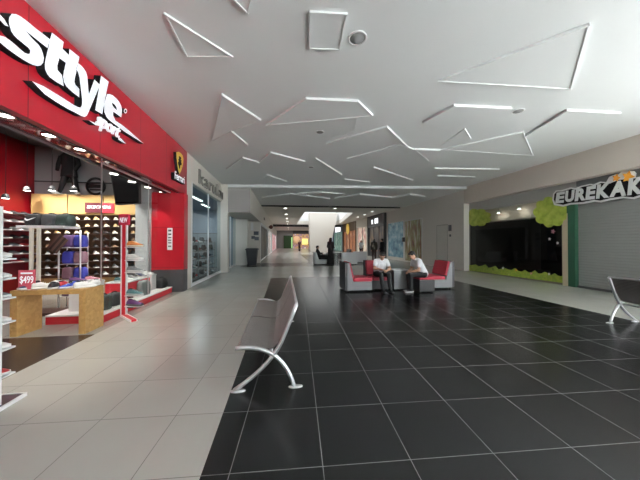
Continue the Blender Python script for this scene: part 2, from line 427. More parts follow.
# shoe shop fascia
fa = thing('shop_fascia', 'long glossy red panelled fascia over the open shoe shop', 'fascia', (-3.0, 4.7, 2.95))
b = MB(); b.box(-.12, 0, -3.8, 3.72, -.0, 1.35); b.build('panel', red_panel, fa)
b = MB(); b.box(-.46, -.12, -3.8, 3.4, 0, .05); b.build('soffit', red_gloss, fa)
b = MB(); b.box(-.50, -.46, -3.8, 3.4, -.03, 1.3); b.build('back_rail', charcoal, fa)
b = MB(); b.box(-.14, -.11, -3.8, 3.4, -.012, .02); b.build('light_track', black_plastic, fa)

# white wall of the next shop, with its two openings
WT = 3.45
b = MB()
b.box(-3.2, -3.0, 8.42, 8.86, 0, 4.3); b.box(-3.2, -3.0, 8.86, 12.9, WT, 4.3)
b.box(-3.2, -2.72, 12.9, 13.3, 0, 4.3); b.box(-3.2, -3.0, 13.3, 16.8, WT - .1, 4.3)
struct('wall_left', b, cream_paint)
b = MB(); b.box(-3.2, -2.32, 16.8, 17.3, 0, 4.2); struct('wall_left_pillar', b, cream_paint)
b = MB(); b.box(-3.2, -1.66, 18.5, 18.7, 0, 4.2); struct('wall_left_return', b, cream_paint)
b = MB(); b.box(-3.0, -1.65, 12.97, 60, 2.95, Z2); struct('wall_left_bulkhead', b, cream_paint)
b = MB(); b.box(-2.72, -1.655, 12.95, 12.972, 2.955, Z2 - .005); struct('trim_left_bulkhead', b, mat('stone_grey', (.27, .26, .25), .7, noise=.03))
b = MB(); b.box(-7.2, -7.0, 8.4, 17.3, 0, 3.6); b.box(-7, -3.2, 8.41, 8.5, 0, 3.6); b.box(-7, -3.2, 16.9, 17.1, 0, 3.6); b.box(-3.0, -2.9, 17.3, 18.5, 0, 4.2); struct('wall_bag_shop', b, mat('cool_wall', (.34, .40, .46), .7))
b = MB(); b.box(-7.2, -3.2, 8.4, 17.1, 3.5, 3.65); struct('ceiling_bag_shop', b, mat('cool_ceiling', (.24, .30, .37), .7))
def window(n, mb_frame, mframe, mb_pane, mpane):
    o = mb_frame.build('window_%d' % n, mframe); o['kind'] = 'structure'
    mb_pane.build('pane', mpane, o); return o
f = MB(); f.box(-3.1, -2.99, 8.82, 8.90, 0, WT + .02); f.box(-3.1, -3.02, 8.9, 12.9, 0, .1); f.box(-3.08, -3.03, 10.86, 10.89, .1, WT)
p = MB(); p.box(-3.06, -3.05, 8.9, 10.86, .1, WT); p.box(-3.06, -3.05, 10.89, 12.88, .1, WT); window(1, f, white_paint, p, glass_cool)
f = MB(); f.box(-3.1, -3.02, 13.3, 16.8, 0, .08); f.box(-3.08, -3.03, 15.2, 15.25, .08, WT - .1)
p = MB(); p.box(-3.06, -3.05, 13.3, 15.2, .08, WT - .1); p.box(-3.06, -3.05, 15.25, 16.8, .08, WT - .1); window(2, f, alu, p, glass_cool)
# shoe shop glazing
f = MB(); f.box(-3.345, -3.325, 5.20, 5.212, .167, 2.95); f.box(-3.345, -3.325, 6.845, 6.855, .167, 2.95); f.box(-3.35, -3.32, 5.2, 8.07, 2.93, 2.95)
p = MB(); p.box(-3.34, -3.33, 5.212, 6.845, .167, 2.93); p.box(-3.34, -3.33, 6.855, 8.07, .167, 2.93); window(3, f, alu, p, glass_clear)

# ---------------------------------------------------------------- setting: right side walls
b = MB(); b.box(9.2, 9.65, 2.0, 11.92, 3.47, 4.4); struct('wall_right_fascia', b, beige_paint)
b = MB(); b.box(9.2, 9.7, 11.92, 60, 0, 4.4); b.box(9.7, 14, 11.95, 12.2, 0, 4.4); struct('wall_right', b, mat('warm_wall', (.76, .73, .68), .75, noise=.02, nscale=2))
b = MB(); b.box(9.2, 14, 1.8, 2.0, 0, 4.4); b.box(13.8, 14, 2, 12, 0, 4.4); struct('wall_right_shop', b, dark_paint)
b = MB(); b.box(9.66, 14, 1.9, 12, 3.47, 3.6); struct('ceiling_right_shop', b, dark_paint)
b = MB(); b.box(9.5, 9.64, 7.05, 11.92, 3.02, 3.47); struct('trim_right_band', b, mat('band_grey', (.40, .40, .39), .5))
b = MB(); b.box(9.95, 10.05, 7.3, 11.92, 2.42, 3.47); struct('wall_right_bulkhead', b, mat('taupe', (.50, .46, .39), .7))
f = MB(); f.box(9.5, 9.6, 7.45, 11.92, 0, .14); f.box(9.5, 9.56, 7.45, 7.50, .14, 3.02); f.box(9.5, 9.56, 11.86, 11.92, .14, 3.02); f.box(9.51, 9.55, 7.50, 11.92, 2.40, 2.44)
p = MB(); p.box(9.535, 9.545, 7.50, 11.86, .14, 2.4); w4 = window(4, f, mat('window_taupe', (.16, .15, .13), .5), p, glass_dark)
p = MB(); p.box(9.535, 9.545, 7.50, 11.86, 2.44, 3.02); p.build('pane', glass_clear, w4)
b = MB(); b.box(9.44, 9.62, 7.26, 7.44, 0, 2.45); struct('trim_beige_post', b, mat('post_beige', (.50, .42, .30), .6))
b = MB(); b.box(9.43, 9.64, 7.05, 7.26, 0, 3.05); b.box(9.46, 9.62, 7.26, 7.44, 2.45, 3.02); struct('trim_green_post', b, green_paint)

# ---------------------------------------------------------------- setting: far end
b = MB(); b.box(-3.2, 9.4, 60, 60.3, 0, 4.4); struct('wall_far', b, mat('far_grey', (.24, .24, .23), .7))
b = MB(); b.box(-3.2, -1.95, 18.7, 60, 0, 4.2); struct('wall_left_shops', b, cream_paint)
pil = MB()
pil.prism([(3.75, 36.2, 0), (6.45, 36.2, 0), (7.75, 36.2, 5.7), (3.6, 36.2, 5.7)], (0, 1.4, 0))
o = struct('wall_slanted_pillar', pil, cream_paint)
# ---------------------------------------------------------------- ceiling fittings
def speaker(x, y, r, label, z=Z1):
    p = onz(x, y, z); t = thing('ceiling_speaker', label, 'ceiling speaker', p, 0, 'round ceiling speakers')
    b = MB(); b.lathe([(r, 0.0), (r, -.012), (r * .84, -.014), (r * .84, -.004)], 28); b.build('ring', white_plastic, t)
    b = MB(); b.lathe([(r * .84, -.001), (r * .8, -.008), (.01, -.010)], 28); b.build('grille', mat('speaker_grille', (.20, .20, .20), .6, noise=.3, nscale=120), t)
speaker(357.5, 38, .13, 'largest round grey ceiling speaker, nearest beside the square relief')
speaker(518, 111, .12, 'round ceiling speaker beside the long pointed relief on the right')
speaker(320, 132, .11, 'round ceiling speaker in the middle, between two angular reliefs')
speaker(440, 155, .12, 'small dark round ceiling speaker right of centre near the flat reliefs')
speaker(311, 167, .11, 'small round ceiling speaker nearest the pale step in the ceiling')
def downlight(p, label, r=.11, e=lamp_glow):
    t = thing('downlight', label, 'downlight', p, 0, 'downlights of the far corridor')
    b = MB(); b.lathe([(r, 0), (r, -.012), (r * .8, -.012), (r * .8, 0)], 18); b.build('rim', white_plastic, t)
    b = MB(); b.lathe([(r * .8, -.004), (.005, -.006)], 18); b.build('lens', e, t)
for i in range(9):
    k = i / 8.0; d = 20.3 + 4.4 * i
    downlight(Vector((.12 + .9 * k, d, Z2)), 'lit downlight on the left of the far corridor, %s from the dark gap' % ORD[i + 1], .17, lamp_glow)
for i, (x, y) in enumerate([(335, 208.3), (372, 211.5), (364.5, 214.6), (358, 217)]):
    downlight(onz(x, y, Z2), ['lit downlight in front of the slanted white pillar', 'lit downlight above the dark shop, largest on the right', 'lit downlight above the pale shop front', 'lit downlight above the orange shop, smallest on the right'][i], .16, lamp_soft)

# ---------------------------------------------------------------- big shop sign: traced letters on the fascia
XS = -2.90
def T(p): return onx(p[0], p[1], XS)
sg = thing('shop_sign', 'big white raised sign reading sttyle sport on the red fascia', 'sign', onx(70, 75, -3.0))
SO = sg.location
black_side = mat('black_side', (.008, .008, .009), .85, spec=.2)
def sign_letter(name, pts, holes=()):
    b = MB(); P = [T(p) - SO for p in pts]
    b.prism(P, (XS * -1 - 3.0 + .0, 0, 0), [[T(p) - SO for p in h] for h in holes], side=1)
    return b.build(name, [letter_white, black_side], sg)
sign_letter('letter', [(50,39.4),(43,33.8),(36.3,28.8),(30.5,24),(25,19.6),(20.3,16.2),(16.3,14.2),(11.9,13.7),(9.4,17),(8.8,20.5),(9.2,24.5),(11.3,31.3),(14,35.3),(17.5,38.8),(25,45),(28.4,47.8),(30.3,50.5),(30,53.5),(28,54),(25,53),(21,49.8),(17.5,46.8),(11.3,41.3),(5,36.9),(0,35.4),(-5,35.8),(-8,38.5),(0,42.5),(7.5,48.8),(17.5,56),(23,59.6),(28,62.5),(33,65),(37.5,66),(40.8,65.3),(43.2,62.5),(43.9,58),(43,53.8),(41.3,49),(38.8,45),(32.5,38.8),(25.6,30.6),(36,39),(47.5,48.1)])
sign_letter('swash', [(-7,8),(0,14.5),(4.5,19.5),(8.6,26.6),(5,25.4),(0,20.2),(-6,14)])
sign_letter('letter', [(51.9,32.5),(63.8,41.9),(62.5,48.8),(69,55),(65.8,62.8),(59.4,58.1),(57.4,65.5),(57.6,70),(62,75),(63.8,86.3),(56.3,81.9),(50,77.5),(47.2,74),(45.2,69.5),(44.8,65),(45.6,59),(48.1,48.8),(50,39.4)])
sign_letter('letter', [(69.4,48.8),(79.4,56.9),(78.1,63.1),(76.5,68),(76.3,72),(74.9,78),(74.5,82),(75.5,85),(79.3,89),(79.3,97.5),(72,91.8),(66.3,86.3),(64,82),(63.2,77),(63.8,72),(65.8,62.8),(69,55)])
sign_letter('letter', [(78.2,63.2),(81.5,65.8),(83.8,68.5),(86,72),(87.3,76.5),(88.5,91.3),(88.9,94.4),(94.4,79.4),(100,85),(95,97),(90,108.8),(87.7,114.2),(86.5,116),(84.5,116.9),(81.3,116),(74,112),(67.5,108.8),(55,101.2),(45,94.4),(31.9,81),(43.8,86.3),(61.3,96.9),(73.8,105),(78.5,107.3),(80.6,107.5),(82,105),(82.2,100),(80.8,88),(79.6,78),(78.4,73),(76.6,69.5)])
sign_letter('letter', [(101,75.6),(108.7,81.7),(106.2,93),(102.3,114.2),(95.2,110.1),(97.6,96.6)])
sign_letter('letter', [(107,94.2),(109.8,94.2),(112.5,95.2),(116.3,98.4),(119.3,102),(121.3,106),(122,110.1),(121.3,117.6),(117.5,114.6),(113.2,111.6),(113.2,115.5),(115.5,120.7),(122,125),(128.7,130.4),(143.9,143.8),(125.6,132.4),(111.4,121.8),(108.5,119.4),(106.6,117),(104.3,112),(104.3,104)],
            holes=[[(111.9,102.4),(114.3,104.2),(116.4,107),(116.9,110.2),(114.2,107.8),(112.4,105.2)]])
ring = [(125.5 + 1.7 * cos(a * pi / 8), 111 + 2.5 * sin(a * pi / 8)) for a in range(16)]
ring2 = [(125.5 + .8 * cos(a * pi / 8), 111 + 1.3 * sin(a * pi / 8)) for a in range(16)]
sign_letter('registered_mark', ring, [ring2])
q0 = T((95.0, 124.8)); q1 = T((119.0, 139.4)); hx = (T((95.6, 116.4)) - q0).z
ux = (q1 - q0); wv = ux.length; ux.normalize(); uy = Vector((0, 0, 1))
text_on('lettering', 'sport', [letter_white], sg, q0 + Vector((-.0, 0, -.42 * hx)), ux, uy, wv, hx * 1.85, bold=.012, shear=.35, depth=.03, spacing=.88, rel=SO)
sign_letter('swash', [(89, 120.4), (93, 122), (97, 123.6), (96.3, 125.6), (93.5, 123.8)])
sign_letter('swash', [(117.8, 136.6), (121, 138.5), (126.1, 143.9), (122, 142), (118.4, 139.6)])

# shield badge and name plate on the fascia
bx = -2.92
bd = thing('shield_badge', 'yellow shield badge with black horse on the red fascia end', 'badge', onx(180, 162, -3.0)); BO = bd.location
def B_(x, y, X=bx): return onx(x, y, X) - BO
sh = [(176.3, 152.2), (178.6, 151.8), (180.8, 153), (182.7, 155.3), (183.4, 158.5), (183.3, 162), (182.6, 166.5), (181.2, 171), (179.4, 174.2), (178.1, 170), (177.2, 164), (176.5, 158)]
b = MB(); b.prism([B_(*p) for p in sh], (-.08, 0, 0), side=1); shd_ = b.build('shield', [yellow, black_side], bd)
horse = [(179.2, 156), (180.8, 157), (181.3, 158.6), (180.7, 159.6), (181.6, 160.4), (181.2, 162.3), (181.9, 164), (181.1, 165.5), (180.4, 164.6), (180.1, 167.2), (179.4, 169.2), (179.0, 166.2), (178.4, 164.4), (178.2, 162), (179.1, 161.4), (178.5, 159.6), (179.2, 158.6)]
b = MB(); b.prism([B_(x, y, bx + .006) for x, y in horse], (-.006, 0, 0)); b.build('horse_emblem', black_side, shd_)
np_ = thing('name_plate', 'small white lettered name plate under the yellow shield badge', 'sign', onx(179.5, 178.5, -3.0)); NO = np_.location
pl = [(174.2, 172.4), (184.8, 178.9), (184.6, 184.6), (174.3, 179.2)]
b = MB(); b.prism([onx(x, y, bx) - NO for x, y in pl], (-.084, 0, 0)); pt_ = b.build('plate', black_side, np_)
p0 = onx(174.7, 178.6, bx + .004); p1 = onx(184.4, 183.8, bx + .004); ux = (p1 - p0); w_ = ux.length; ux.normalize()
text_on('lettering', 'Ferrari', letter_white, pt_, p0, ux, (0, 0, 1), w_, .21, bold=.005, depth=.008, rel=NO)

# next shop's letters
t = thing('shop_letters', 'grey letters reading karuku on the white wall above the glass', 'sign', (-3.0, 11.2, 3.75))
p0 = onx(198.2, 183.4, -2.99); 
bronze = mat('grey_letter', (.20, .19, .17), .4, .3)
wk = onx(222.2, 194.2, -2.99).y - p0.y; hk = onx(198.2, 168.8, -2.99).z - p0.z
me = None
text_on('lettering', 'karuku', bronze, t, p0, (0, 1, 0), (0, 0, 1), wk, hk, bold=.0, depth=.06, spacing=1.0, rel=t.location)

# ---------------------------------------------------------------- right shop: sign, shutter, stickers
sgn = thing('shop_sign', 'white and black EUREKA sign with orange stars on the roller shutter', 'sign', (9.4, 6.4, 3.0)); EO = sgn.location
XE = 9.40
def E_(x, y, X=XE): return onx(x, y, X) - EO
outer = [(553.2, 193.5), (556, 190.4), (561, 190.2), (570, 187.4), (575, 188.4), (581, 185.8), (590, 183.8), (593, 184.6), (600, 181.6), (606, 182.4), (609, 177), (612, 175.6), (615.5, 174.2), (618, 175), (621, 172), (627, 171.3), (633, 171.2), (635, 173), (634.2, 178), (640, 176.6), (648, 173.5), (668, 168), (672, 193), (655, 195.6), (640, 196.6), (633, 199), (622, 198), (610, 200), (600, 202.4), (594, 201.6), (582, 204), (570, 204.6), (563, 206.6), (554, 205.2), (552.2, 200)]
inner = [(554.4, 194.2), (556.8, 191.6), (562, 191.5), (571, 188.8), (576, 189.8), (582, 187), (590, 185.2), (594, 186), (601, 183), (610, 183.5), (618, 180), (630, 178.5), (641, 178.2), (648, 175.4), (666, 170), (670, 191.4), (655, 193.8), (640, 194.8), (633, 197.2), (622, 196.4), (610, 198.2), (600, 200.6), (594, 199.8), (582, 202.2), (570, 203), (563, 204.8), (555.4, 203.6), (553.8, 199.5)]
b = MB(); b.prism([E_(*p) for p in outer], (.05, 0, 0)); b.build('backing_plate', white_plastic, sgn)
b = MB(); b.prism([E_(x, y, XE - .012) for x, y in inner], (.012, 0, 0)); ol_ = b.build('black_outline', black_side, sgn)
p0 = onx(555.6, 202.8, XE - .02); p1 = onx(666, 190.5, XE - .02)
grey_letter = mat('sign_grey_white', (.76, .78, .78), .5)
LTR = [('E', 555.8, 564.8), ('U', 565.6, 574.6), ('R', 575.2, 585.2), ('E', 585.8, 596.0), ('K', 596.4, 609.4), ('A', 609.8, 626), ('K', 627.8, 643.5), ('I', 645, 650), ('D', 651.5, 666)]
for ch, xa, xb in LTR[:7]:
    f0 = lambda x: 203.0 + (190.6 - 203.0) * (x - 555.6) / (666 - 555.6)
    f1 = lambda x: 193.2 + (171.5 - 193.2) * (x - 555.6) / (666 - 555.6)
    a = onx(xa - .3, f0(xa) + .5, XE - .02); c = onx(xb + .3, f0(xb) + .5, XE - .02); h = (onx(xa, f1(xa) - .4, XE - .02) - a).z
    ux = c - a; w_ = ux.length; ux.normalize()
    text_on('letter', ch, grey_letter, ol_, a, ux, (0, 0, 1), w_, h, bold=.05, shear=.12, depth=.012, rel=EO)
def star(cx, cy, r, rot=0):
    return [(cx + (r if k % 2 == 0 else r * .52) * sin(rot + k * pi / 5), cy - (r if k % 2 == 0 else r * .52) * cos(rot + k * pi / 5)) for k in range(10)]
for cx, cy, r in ((616, 178, 4.2), (628, 177, 6.6)):
    b = MB(); b.prism([E_(x, y, XE - .022) for x, y in star(cx, cy, r, .2)], (.02, 0, 0)); b.build('star', orange, sgn)

sh_ = thing('roller_shutter', 'closed grey slatted roller shutter on the right', 'roller shutter', (9.55, 4.5, 0))
b = MB(); n = 38; pts = []
for i in range(n + 1):
    z = .06 + (3.3 - .06) * i / n; pts += [(-.0, z), (-.007, z + .03)]
P = [(x, -2.48, z) for x, z in pts]; Q = [(x, 2.54, z) for x, z in pts]
b.loft([P, Q], closed=False, caps=False, smooth=False)
b.build('curtain', shutter_grey, sh_)
b = MB(); b.box(-.04, .04, -2.5, 2.55, 0, .07); b.build('bottom_bar', charcoal, sh_)
b = MB(); b.box(-.05, .08, -2.48, 2.55, 3.3, 3.47); b.build('shutter_box', mat('shutter_box', (.16, .17, .18), .5), sh_)

def decal(name, label, cat, pts, X, m, t=.004, grp=None):
    P = [onx(x, y, X) for x, y in pts]; c = sum(P, Vector()) / len(P)
    b = MB(); b.prism([p - c for p in P], (t, 0, 0)); o = b.build(name, m, None, c); return tag(o, label, cat, grp)
def bumpy(cx, cy, rx, ry, n, amp, seed=1, cut=None):
    R = random.Random(seed); out = []
    for k in range(n * 4):
        a = 2 * pi * k / (n * 4); q = 1 + amp * abs(sin(n * a / 2)) - amp * .5 + R.uniform(-.02, .02)
        x, y = cx + rx * q * cos(a), cy + ry * q * sin(a)
        if cut: x = min(x, cut)
        out.append((x, y))
    return out
decal('tree_sticker', 'big round green tree sticker at the window corner under the sign', 'sticker', bumpy(551, 212, 17, 14.5, 9, .16, 2, 566.5), 9.425, leaf_green)
decal('tree_sticker', 'wide green tree sticker at the far end of the dark window', 'sticker', bumpy(477.5, 217.5, 13, 8.5, 8, .18, 5), 9.49, leaf_green)
R = random.Random(3)
gt = []
for i in range(31):
    x = 465.5 + i * 3.3; yb = 264.5 + (276 - 264.5) * (i / 30) + R.uniform(-.9, .9) - (1.6 if i % 3 == 0 else 0)
    gt.append((x, yb))
gl = [(565, 283.2)] + [(465.5, 270.0)]
decal('grass_sticker', 'long green grass sticker along the foot of the dark window', 'sticker', gt + gl, 9.49, grass_green)
pinks = [mat('pink_petal', (.62, .25, .30), .5), white_plastic]
fl = [(553, 231.5, 2.6, 0), (549.5, 239, 1.7, 1), (557.5, 243, 1.7, 1)]
for i, (x, y, r, k) in enumerate(fl):
    decal('flower_sticker', ['pink flower sticker on the dark window below the round tree', 'small white petal sticker left below the pink flower', 'small white petal sticker right below the pink flower'][i], 'sticker', star(x, y, r, .3 + i), 9.52, pinks[k], .003, 'flower stickers on the window')
for i, (x, y) in enumerate([(503, 268), (516, 270), (531, 273.5), (549, 274)]):
    decal('flower_sticker', 'small pale flower sticker in the green grass strip, %s from its far end' % ORD[i + 1], 'sticker', star(x, y, 1.4, .3 * i), 9.48, [white_plastic, orange, pinks[0], white_plastic][i], .003, 'flower stickers in the grass')
for i, (x, y) in enumerate([(498.5, 213), (519, 209)]):
    p = onx(x, y, 9.7); t = thing('window_lamp', ['small lit lamp inside the dark window, farther one', 'small lit lamp inside the dark window, nearer one beside the tree sticker'][i], 'lamp', p)
    b = MB(); b.lathe([(.075, -.01), (.06, .05), (.03, .09)], 14); b.build('lamp_shade', white_plastic, t)
    b = MB(); b.lathe([(.06, -.012), (.002, -.02)], 14); b.build('bulb', lamp_glow, t)
    b = MB(); b.tube([(0, 0, .085), (0, 0, 3.47 - p.z)], .008, 6); b.build('rod', black_plastic, t)
# a few dim pieces of equipment seen behind the dark pane
t = thing('arcade_cabinet', 'dark cabinet dimly seen behind the tinted window', 'cabinet', (11.2, 8.6, 0))
b = MB(); b.prism([(-.4, -.35, 0), (.4, -.35, 0), (.4, -.35, 1.7), (-.1, -.35, 1.75), (-.2, -.35, 1.1), (-.45, -.35, .95)], (0, .7, 0)); b.build('body', charcoal, t)
b = MB(); b.prism([(-.125, -.3, 1.7), (-.215, -.3, 1.15), (-.215, .3, 1.15), (-.125, .3, 1.7)], (.02, 0, 0)); b.build('screen', mat('dim_screen', (.08, .09, .1), .2), t)

# jut wall: service door, plaques
t = thing('service_door', 'flush pale service door in the blank wall on the right', 'door', (9.2, 13.75, 0))
b = MB(); b.box(-.012, 0, -.47, .47, .02, 2.44); lf_ = b.build('leaf', mat('door_leaf', (.66, .64, .59), .6), t)
b = MB(); b.box(-.02, 0, -.53, -.475, 0, 2.5); b.box(-.02, 0, .475, .53, 0, 2.5); b.box(-.02, 0, -.53, .53, 2.445, 2.5); b.build('frame', mat('door_frame', (.48, .46, .42), .6), t)
b = MB(); b.tube([(-.012, -.38, 1.02), (-.06, -.38, 1.02), (-.06, -.27, 1.02)], .01, 8); b.build('handle', chrome, lf_)
for i, (x, y, hh) in enumerate([(450, 228, .34), (450.3, 235.5, .12)]):
    p = onx(x, y, 9.2); b = MB(); b.box(-.012, 0, -.13 if i == 0 else -.07, .13 if i == 0 else .07, -hh / 2, hh / 2)
    o = b.build('wall_plaque', mat('plaque_grey', (.10, .10, .11), .5), None, p); tag(o, ['square dark plaque beside the service door, upper one', 'tiny dark plaque below the square one by the service door'][i], 'plaque')
# murals (plain colour stand-ins)
def mural(name, label, y0, y1, z0, z1, m):
    t = thing(name, label, 'mural', (9.2, (y0 + y1) / 2, z0)); h = (y1 - y0) / 2
    b = MB(); b.box(-.02, 0, -h, h, 0, z1 - z0); b.build('panel', m, t)
    b = MB(); b.box(-.03, 0, -h - .05, -h, 0, z1 - z0); b.box(-.03, 0, h, h + .05, 0, z1 - z0); b.box(-.03, 0, -h - .05, h + .05, z1 - z0, z1 - z0 + .05); b.build('frame', white_plastic, t)
mural('wall_mural', 'tall wall panel with brown and green woodland colours on the right wall', 15.95, 18.3, .1, 3.05, mural_material('mural_wood', [(.10, .05, .03), (.30, .15, .07), (.30, .33, .12), (.62, .58, .48), (.75, .75, .70)], 2.4, (1, 2.2, .45)))
mural('wall_mural', 'blue wall panel with pale lower edge on the right wall', 18.6, 21.5, .25, 3.1, mural_material('mural_sea', [(.05, .12, .22), (.12, .30, .42), (.28, .48, .56), (.60, .68, .70)], 1.6, (1, 1, 1.3)))
t = thing('wall_post_box', 'small dark box on the pale strip between the two murals', 'box', (9.2, 18.45, 1.5))
b = MB(); b.box(-.14, 0, -.13, .13, 0, .34); b.build('body', black_plastic, t, bevel=.01)
b = MB(); b.box(-.145, -.14, -.07, .07, .1, .2); b.build('panel', charcoal, t)

# ---------------------------------------------------------------- bench
def bench(loc, rz, label, L=2.15):
    t = thing('metal_bench', label, 'bench', loc, rz, 'perforated metal benches')
    prof = [(-.47, .415), (-.44, .432), (-.36, .428), (-.26, .41), (-.17, .395), (-.11, .405), (-.06, .45), (-.02, .52), (.03, .62), (.08, .73), (.125, .83)]
    def panel(y0, y1):
        b = MB(); n = len(prof); rings = []
        for y in (y0, y1):
            top = [(x, y, z) for x, z in prof]; bot = []
            for i, (x, z) in enumerate(prof):
                a = prof[max(i - 1, 0)]; c = prof[min(i + 1, n - 1)]; d = Vector((c[0] - a[0], c[1] - a[1])).normalized()
                bot.append((x + d.y * .012, y, z - d.x * .012))
            rings.append(top + bot[::-1])
        b.loft(rings, smooth=False); return b
    h = L / 2
    panel(.03, h - .012).build('seat_panel', steel, t); panel(h + .012, L - .03).build('seat_panel', steel, t)
    def arc(p0, p1, p2, n=14): return [tuple((1 - s) ** 2 * a + 2 * s * (1 - s) * b + s * s * c for a, b, c in zip(p0, p1, p2)) for s in [i / n for i in range(n + 1)]]
    for y in (0, L):
        sgn_ = 1 if y == 0 else -1
        b = MB(); b.tube(arc((-.475, y, .425), (-.02, y, .46), (.105, y, .01), 18), [.021] * 19, 12); b.build('seat_arm_leg', alu, t)
        b = MB(); b.tube(arc((-.485, y, .012), (-.10, y, .25), (.0, y, .52), 12) + [(.05, y, .64), (.095, y, .75), (.13, y, .84)], .021, 12); b.build('back_arm_leg', alu, t)
        for x in (-.47, .10):
            b = MB(); b.lathe([(.001, 0), (.055, 0), (.055, .008), (.001, .014)], 20); fp = b.build('foot_plate', alu, t, (x + .02, y, 0)); fp.scale = (1.35, .6, 1)
    b = MB(); b.tube([(.13, -.005, .84), (.13, h - .02, .84)], .016, 10); b.build('top_rail', alu, t)
    b = MB(); b.tube([(.13, h + .02, .84), (.13, L + .005, .84)], .016, 10); b.build('top_rail', alu, t)
    b = MB(); b.tube([(-.13, 0, .345), (-.13, L, .345)], .02, 10); b.build('beam', alu, t)
    b = MB(); b.tube([(.0, h, .36), (-.13, h, .345)], .018, 8); b.build('bracket', alu, t)
bench((0, 2.62, 0), 0, 'long perforated metal bench on the black tile edge in front')
bench((6.02, 3.86, 0), pi, 'perforated metal bench cut off at the right edge of the picture')

# ---------------------------------------------------------------- seating group
def lounge_chair(loc, rz, label, w=.78, dark=False):
    """faces +x, back at -x, origin at centre of footprint"""
    t = thing('lounge_chair', label, 'lounge chair', loc, rz, 'wicker lounge chairs with red cushions')
    wk_ = wicker_grey if not dark else wicker_dark
    b = MB(); b.prism([(-.42, -w / 2, .05), (.42, -w / 2, .05), (.42, -w / 2, .30), (-.22, -w / 2, .30), (-.36, -w / 2, .86), (-.42, -w / 2, .86)], (0, w, 0)); b.build('body', wk_, t)
    b = MB(); b.prism([(-.425, -w / 2 + .01, .05), (-.425, -w / 2 + .01, .87), (-.50, -w / 2 + .01, .87), (-.50, -w / 2 + .01, .05)], (0, w - .02, 0)); b.build('back_panel', wicker_dark, t)
    b = MB(); b.box(-.20, .44, -w / 2 + .02, w / 2 - .02, .302, .40); b.build('seat_cushion', red_cushion, t, bevel=.03)
    b = MB(); M = Matrix.Translation((-.235, 0, .41)) @ Matrix.Rotation(-.24, 4, 'Y'); b.box(-.06, .05, -w / 2 + .03, w / 2 - .03, 0, .47, M); b.build('back_cushion', red_cushion, t, bevel=.03)
    for x in (-.38, .36):
        for y in (-w / 2 + .06, w / 2 - .06):
            b = MB(); b.lathe([(.025, 0), (.03, .052)], 10); b.build('foot', black_plastic, t, (x, y, 0))
    return t
c_ = lounge_chair((2.23, 7.68, 0), 0, 'wicker lounge chair with red cushions seen side on, leftmost'); c_.scale = (.89, 1, 1)
lounge_chair((4.84, 7.74, 0), pi, 'wicker lounge chair with red back cushion, rightmost, facing left')
lounge_chair((2.97, 7.85, 0), -pi / 2, 'dark wicker lounge chair with red cushions behind the person with a paper', w=.62, dark=True)
t = thing('side_table', 'grey wicker cube table between the two seated people', 'table', (3.585, 7.62, 0))
b = MB(); b.box(-.255, .255, -.255, .255, .04, .60); b.build('body', wicker_grey, t, bevel=.01)
b = MB(); b.box(-.262, .262, -.262, .262, .60, .625); b.build('tabletop', mat('table_grey', (.42, .43, .44), .3), t)
for x in (-.22, .22):
    for y in (-.22, .22):
        b = MB(); b.lathe([(.02, 0), (.025, .045)], 8); b.build('foot', black_plastic, t, (x, y, 0))
t = thing('cube_stool', 'black cube stool under the person in white facing left', 'stool', (4.13, 7.12, 0))
b = MB(); b.box(-.24, .24, -.24, .24, .03, .38); b.build('body', black_plastic, t, bevel=.02)
b = MB(); b.box(-.24, .24, -.24, .24, .382, .43); b.build('seat_cushion', red_cushion, t, bevel=.02)
for x in (-.2, .2):
    for y in (-.2, .2):
        b = MB(); b.lathe([(.02, 0), (.02, .032)], 8); b.build('foot', black_plastic, t, (x, y, 0))
b = MB(); b.box(-.148, .148, -.105, .105, 0, .003); o = b.build('paper_sheet', white_plastic, None, (3.45, 7.52, .626)); o.rotation_euler = (0, 0, .5); tag(o, 'white sheet of paper on the grey cube table', 'paper')
b = MB(); b.box(-.04, .04, -.075, .075, 0, .009); o = b.build('phone', black_plastic, None, (3.70, 7.60, .626), bevel=.003); o.rotation_euler = (0, 0, -.6); tag(o, 'black phone lying on the grey cube table', 'phone')

# ---------------------------------------------------------------- bin by the left pillar
t = thing('waste_bin', 'dark grey wheeled waste bin by the left pillar', 'bin', (-1.98, 16.5, 0))
def sq(a, z, r=.05): return [(sx * a, sy * a, z) for sx, sy in ((-1, -1), (1, -1), (1, 1), (-1, 1))]
binm = mat('bin_grey', (.035, .037, .042), .5)
b = MB(); b.loft([sq(.25, .04), sq(.34, .98)], smooth=False); b.build('body', binm, t, bevel=.02)
b = MB(); b.loft([sq(.37, .98), sq(.38, 1.03), sq(.34, 1.09)], smooth=False); b.build('lid', binm, t, bevel=.01)
for y in (-.2, .2):
    b = MB(); b.lathe([(.06, -.03), (.06, .03)], 14, axis='x'); b.build('wheel', black_plastic, t, (-.25, y + 0, .06))
for i, (x, y, w, h) in enumerate([(253.3, 237.5, .13, .10), (256.2, 233.2, .17, .13), (256.7, 238.6, .15, .12), (252, 226.5, .09, .28)]):
    p = ony(x, y, 18.49); b = MB(); b.box(-w, w, -.015, .009, -h, h)
    o = b.build('wall_notice', [mat('notice_dark', (.06, .07, .09), .5), white_plastic][i == 3], None, p)
    tag(o, ['small dark notice nearest the corner above the bin', 'upper dark notice on the pale wall behind the bin', 'lower dark notice on the pale wall behind the bin', 'small white panel high on the wall behind the bin'][i], 'notice')
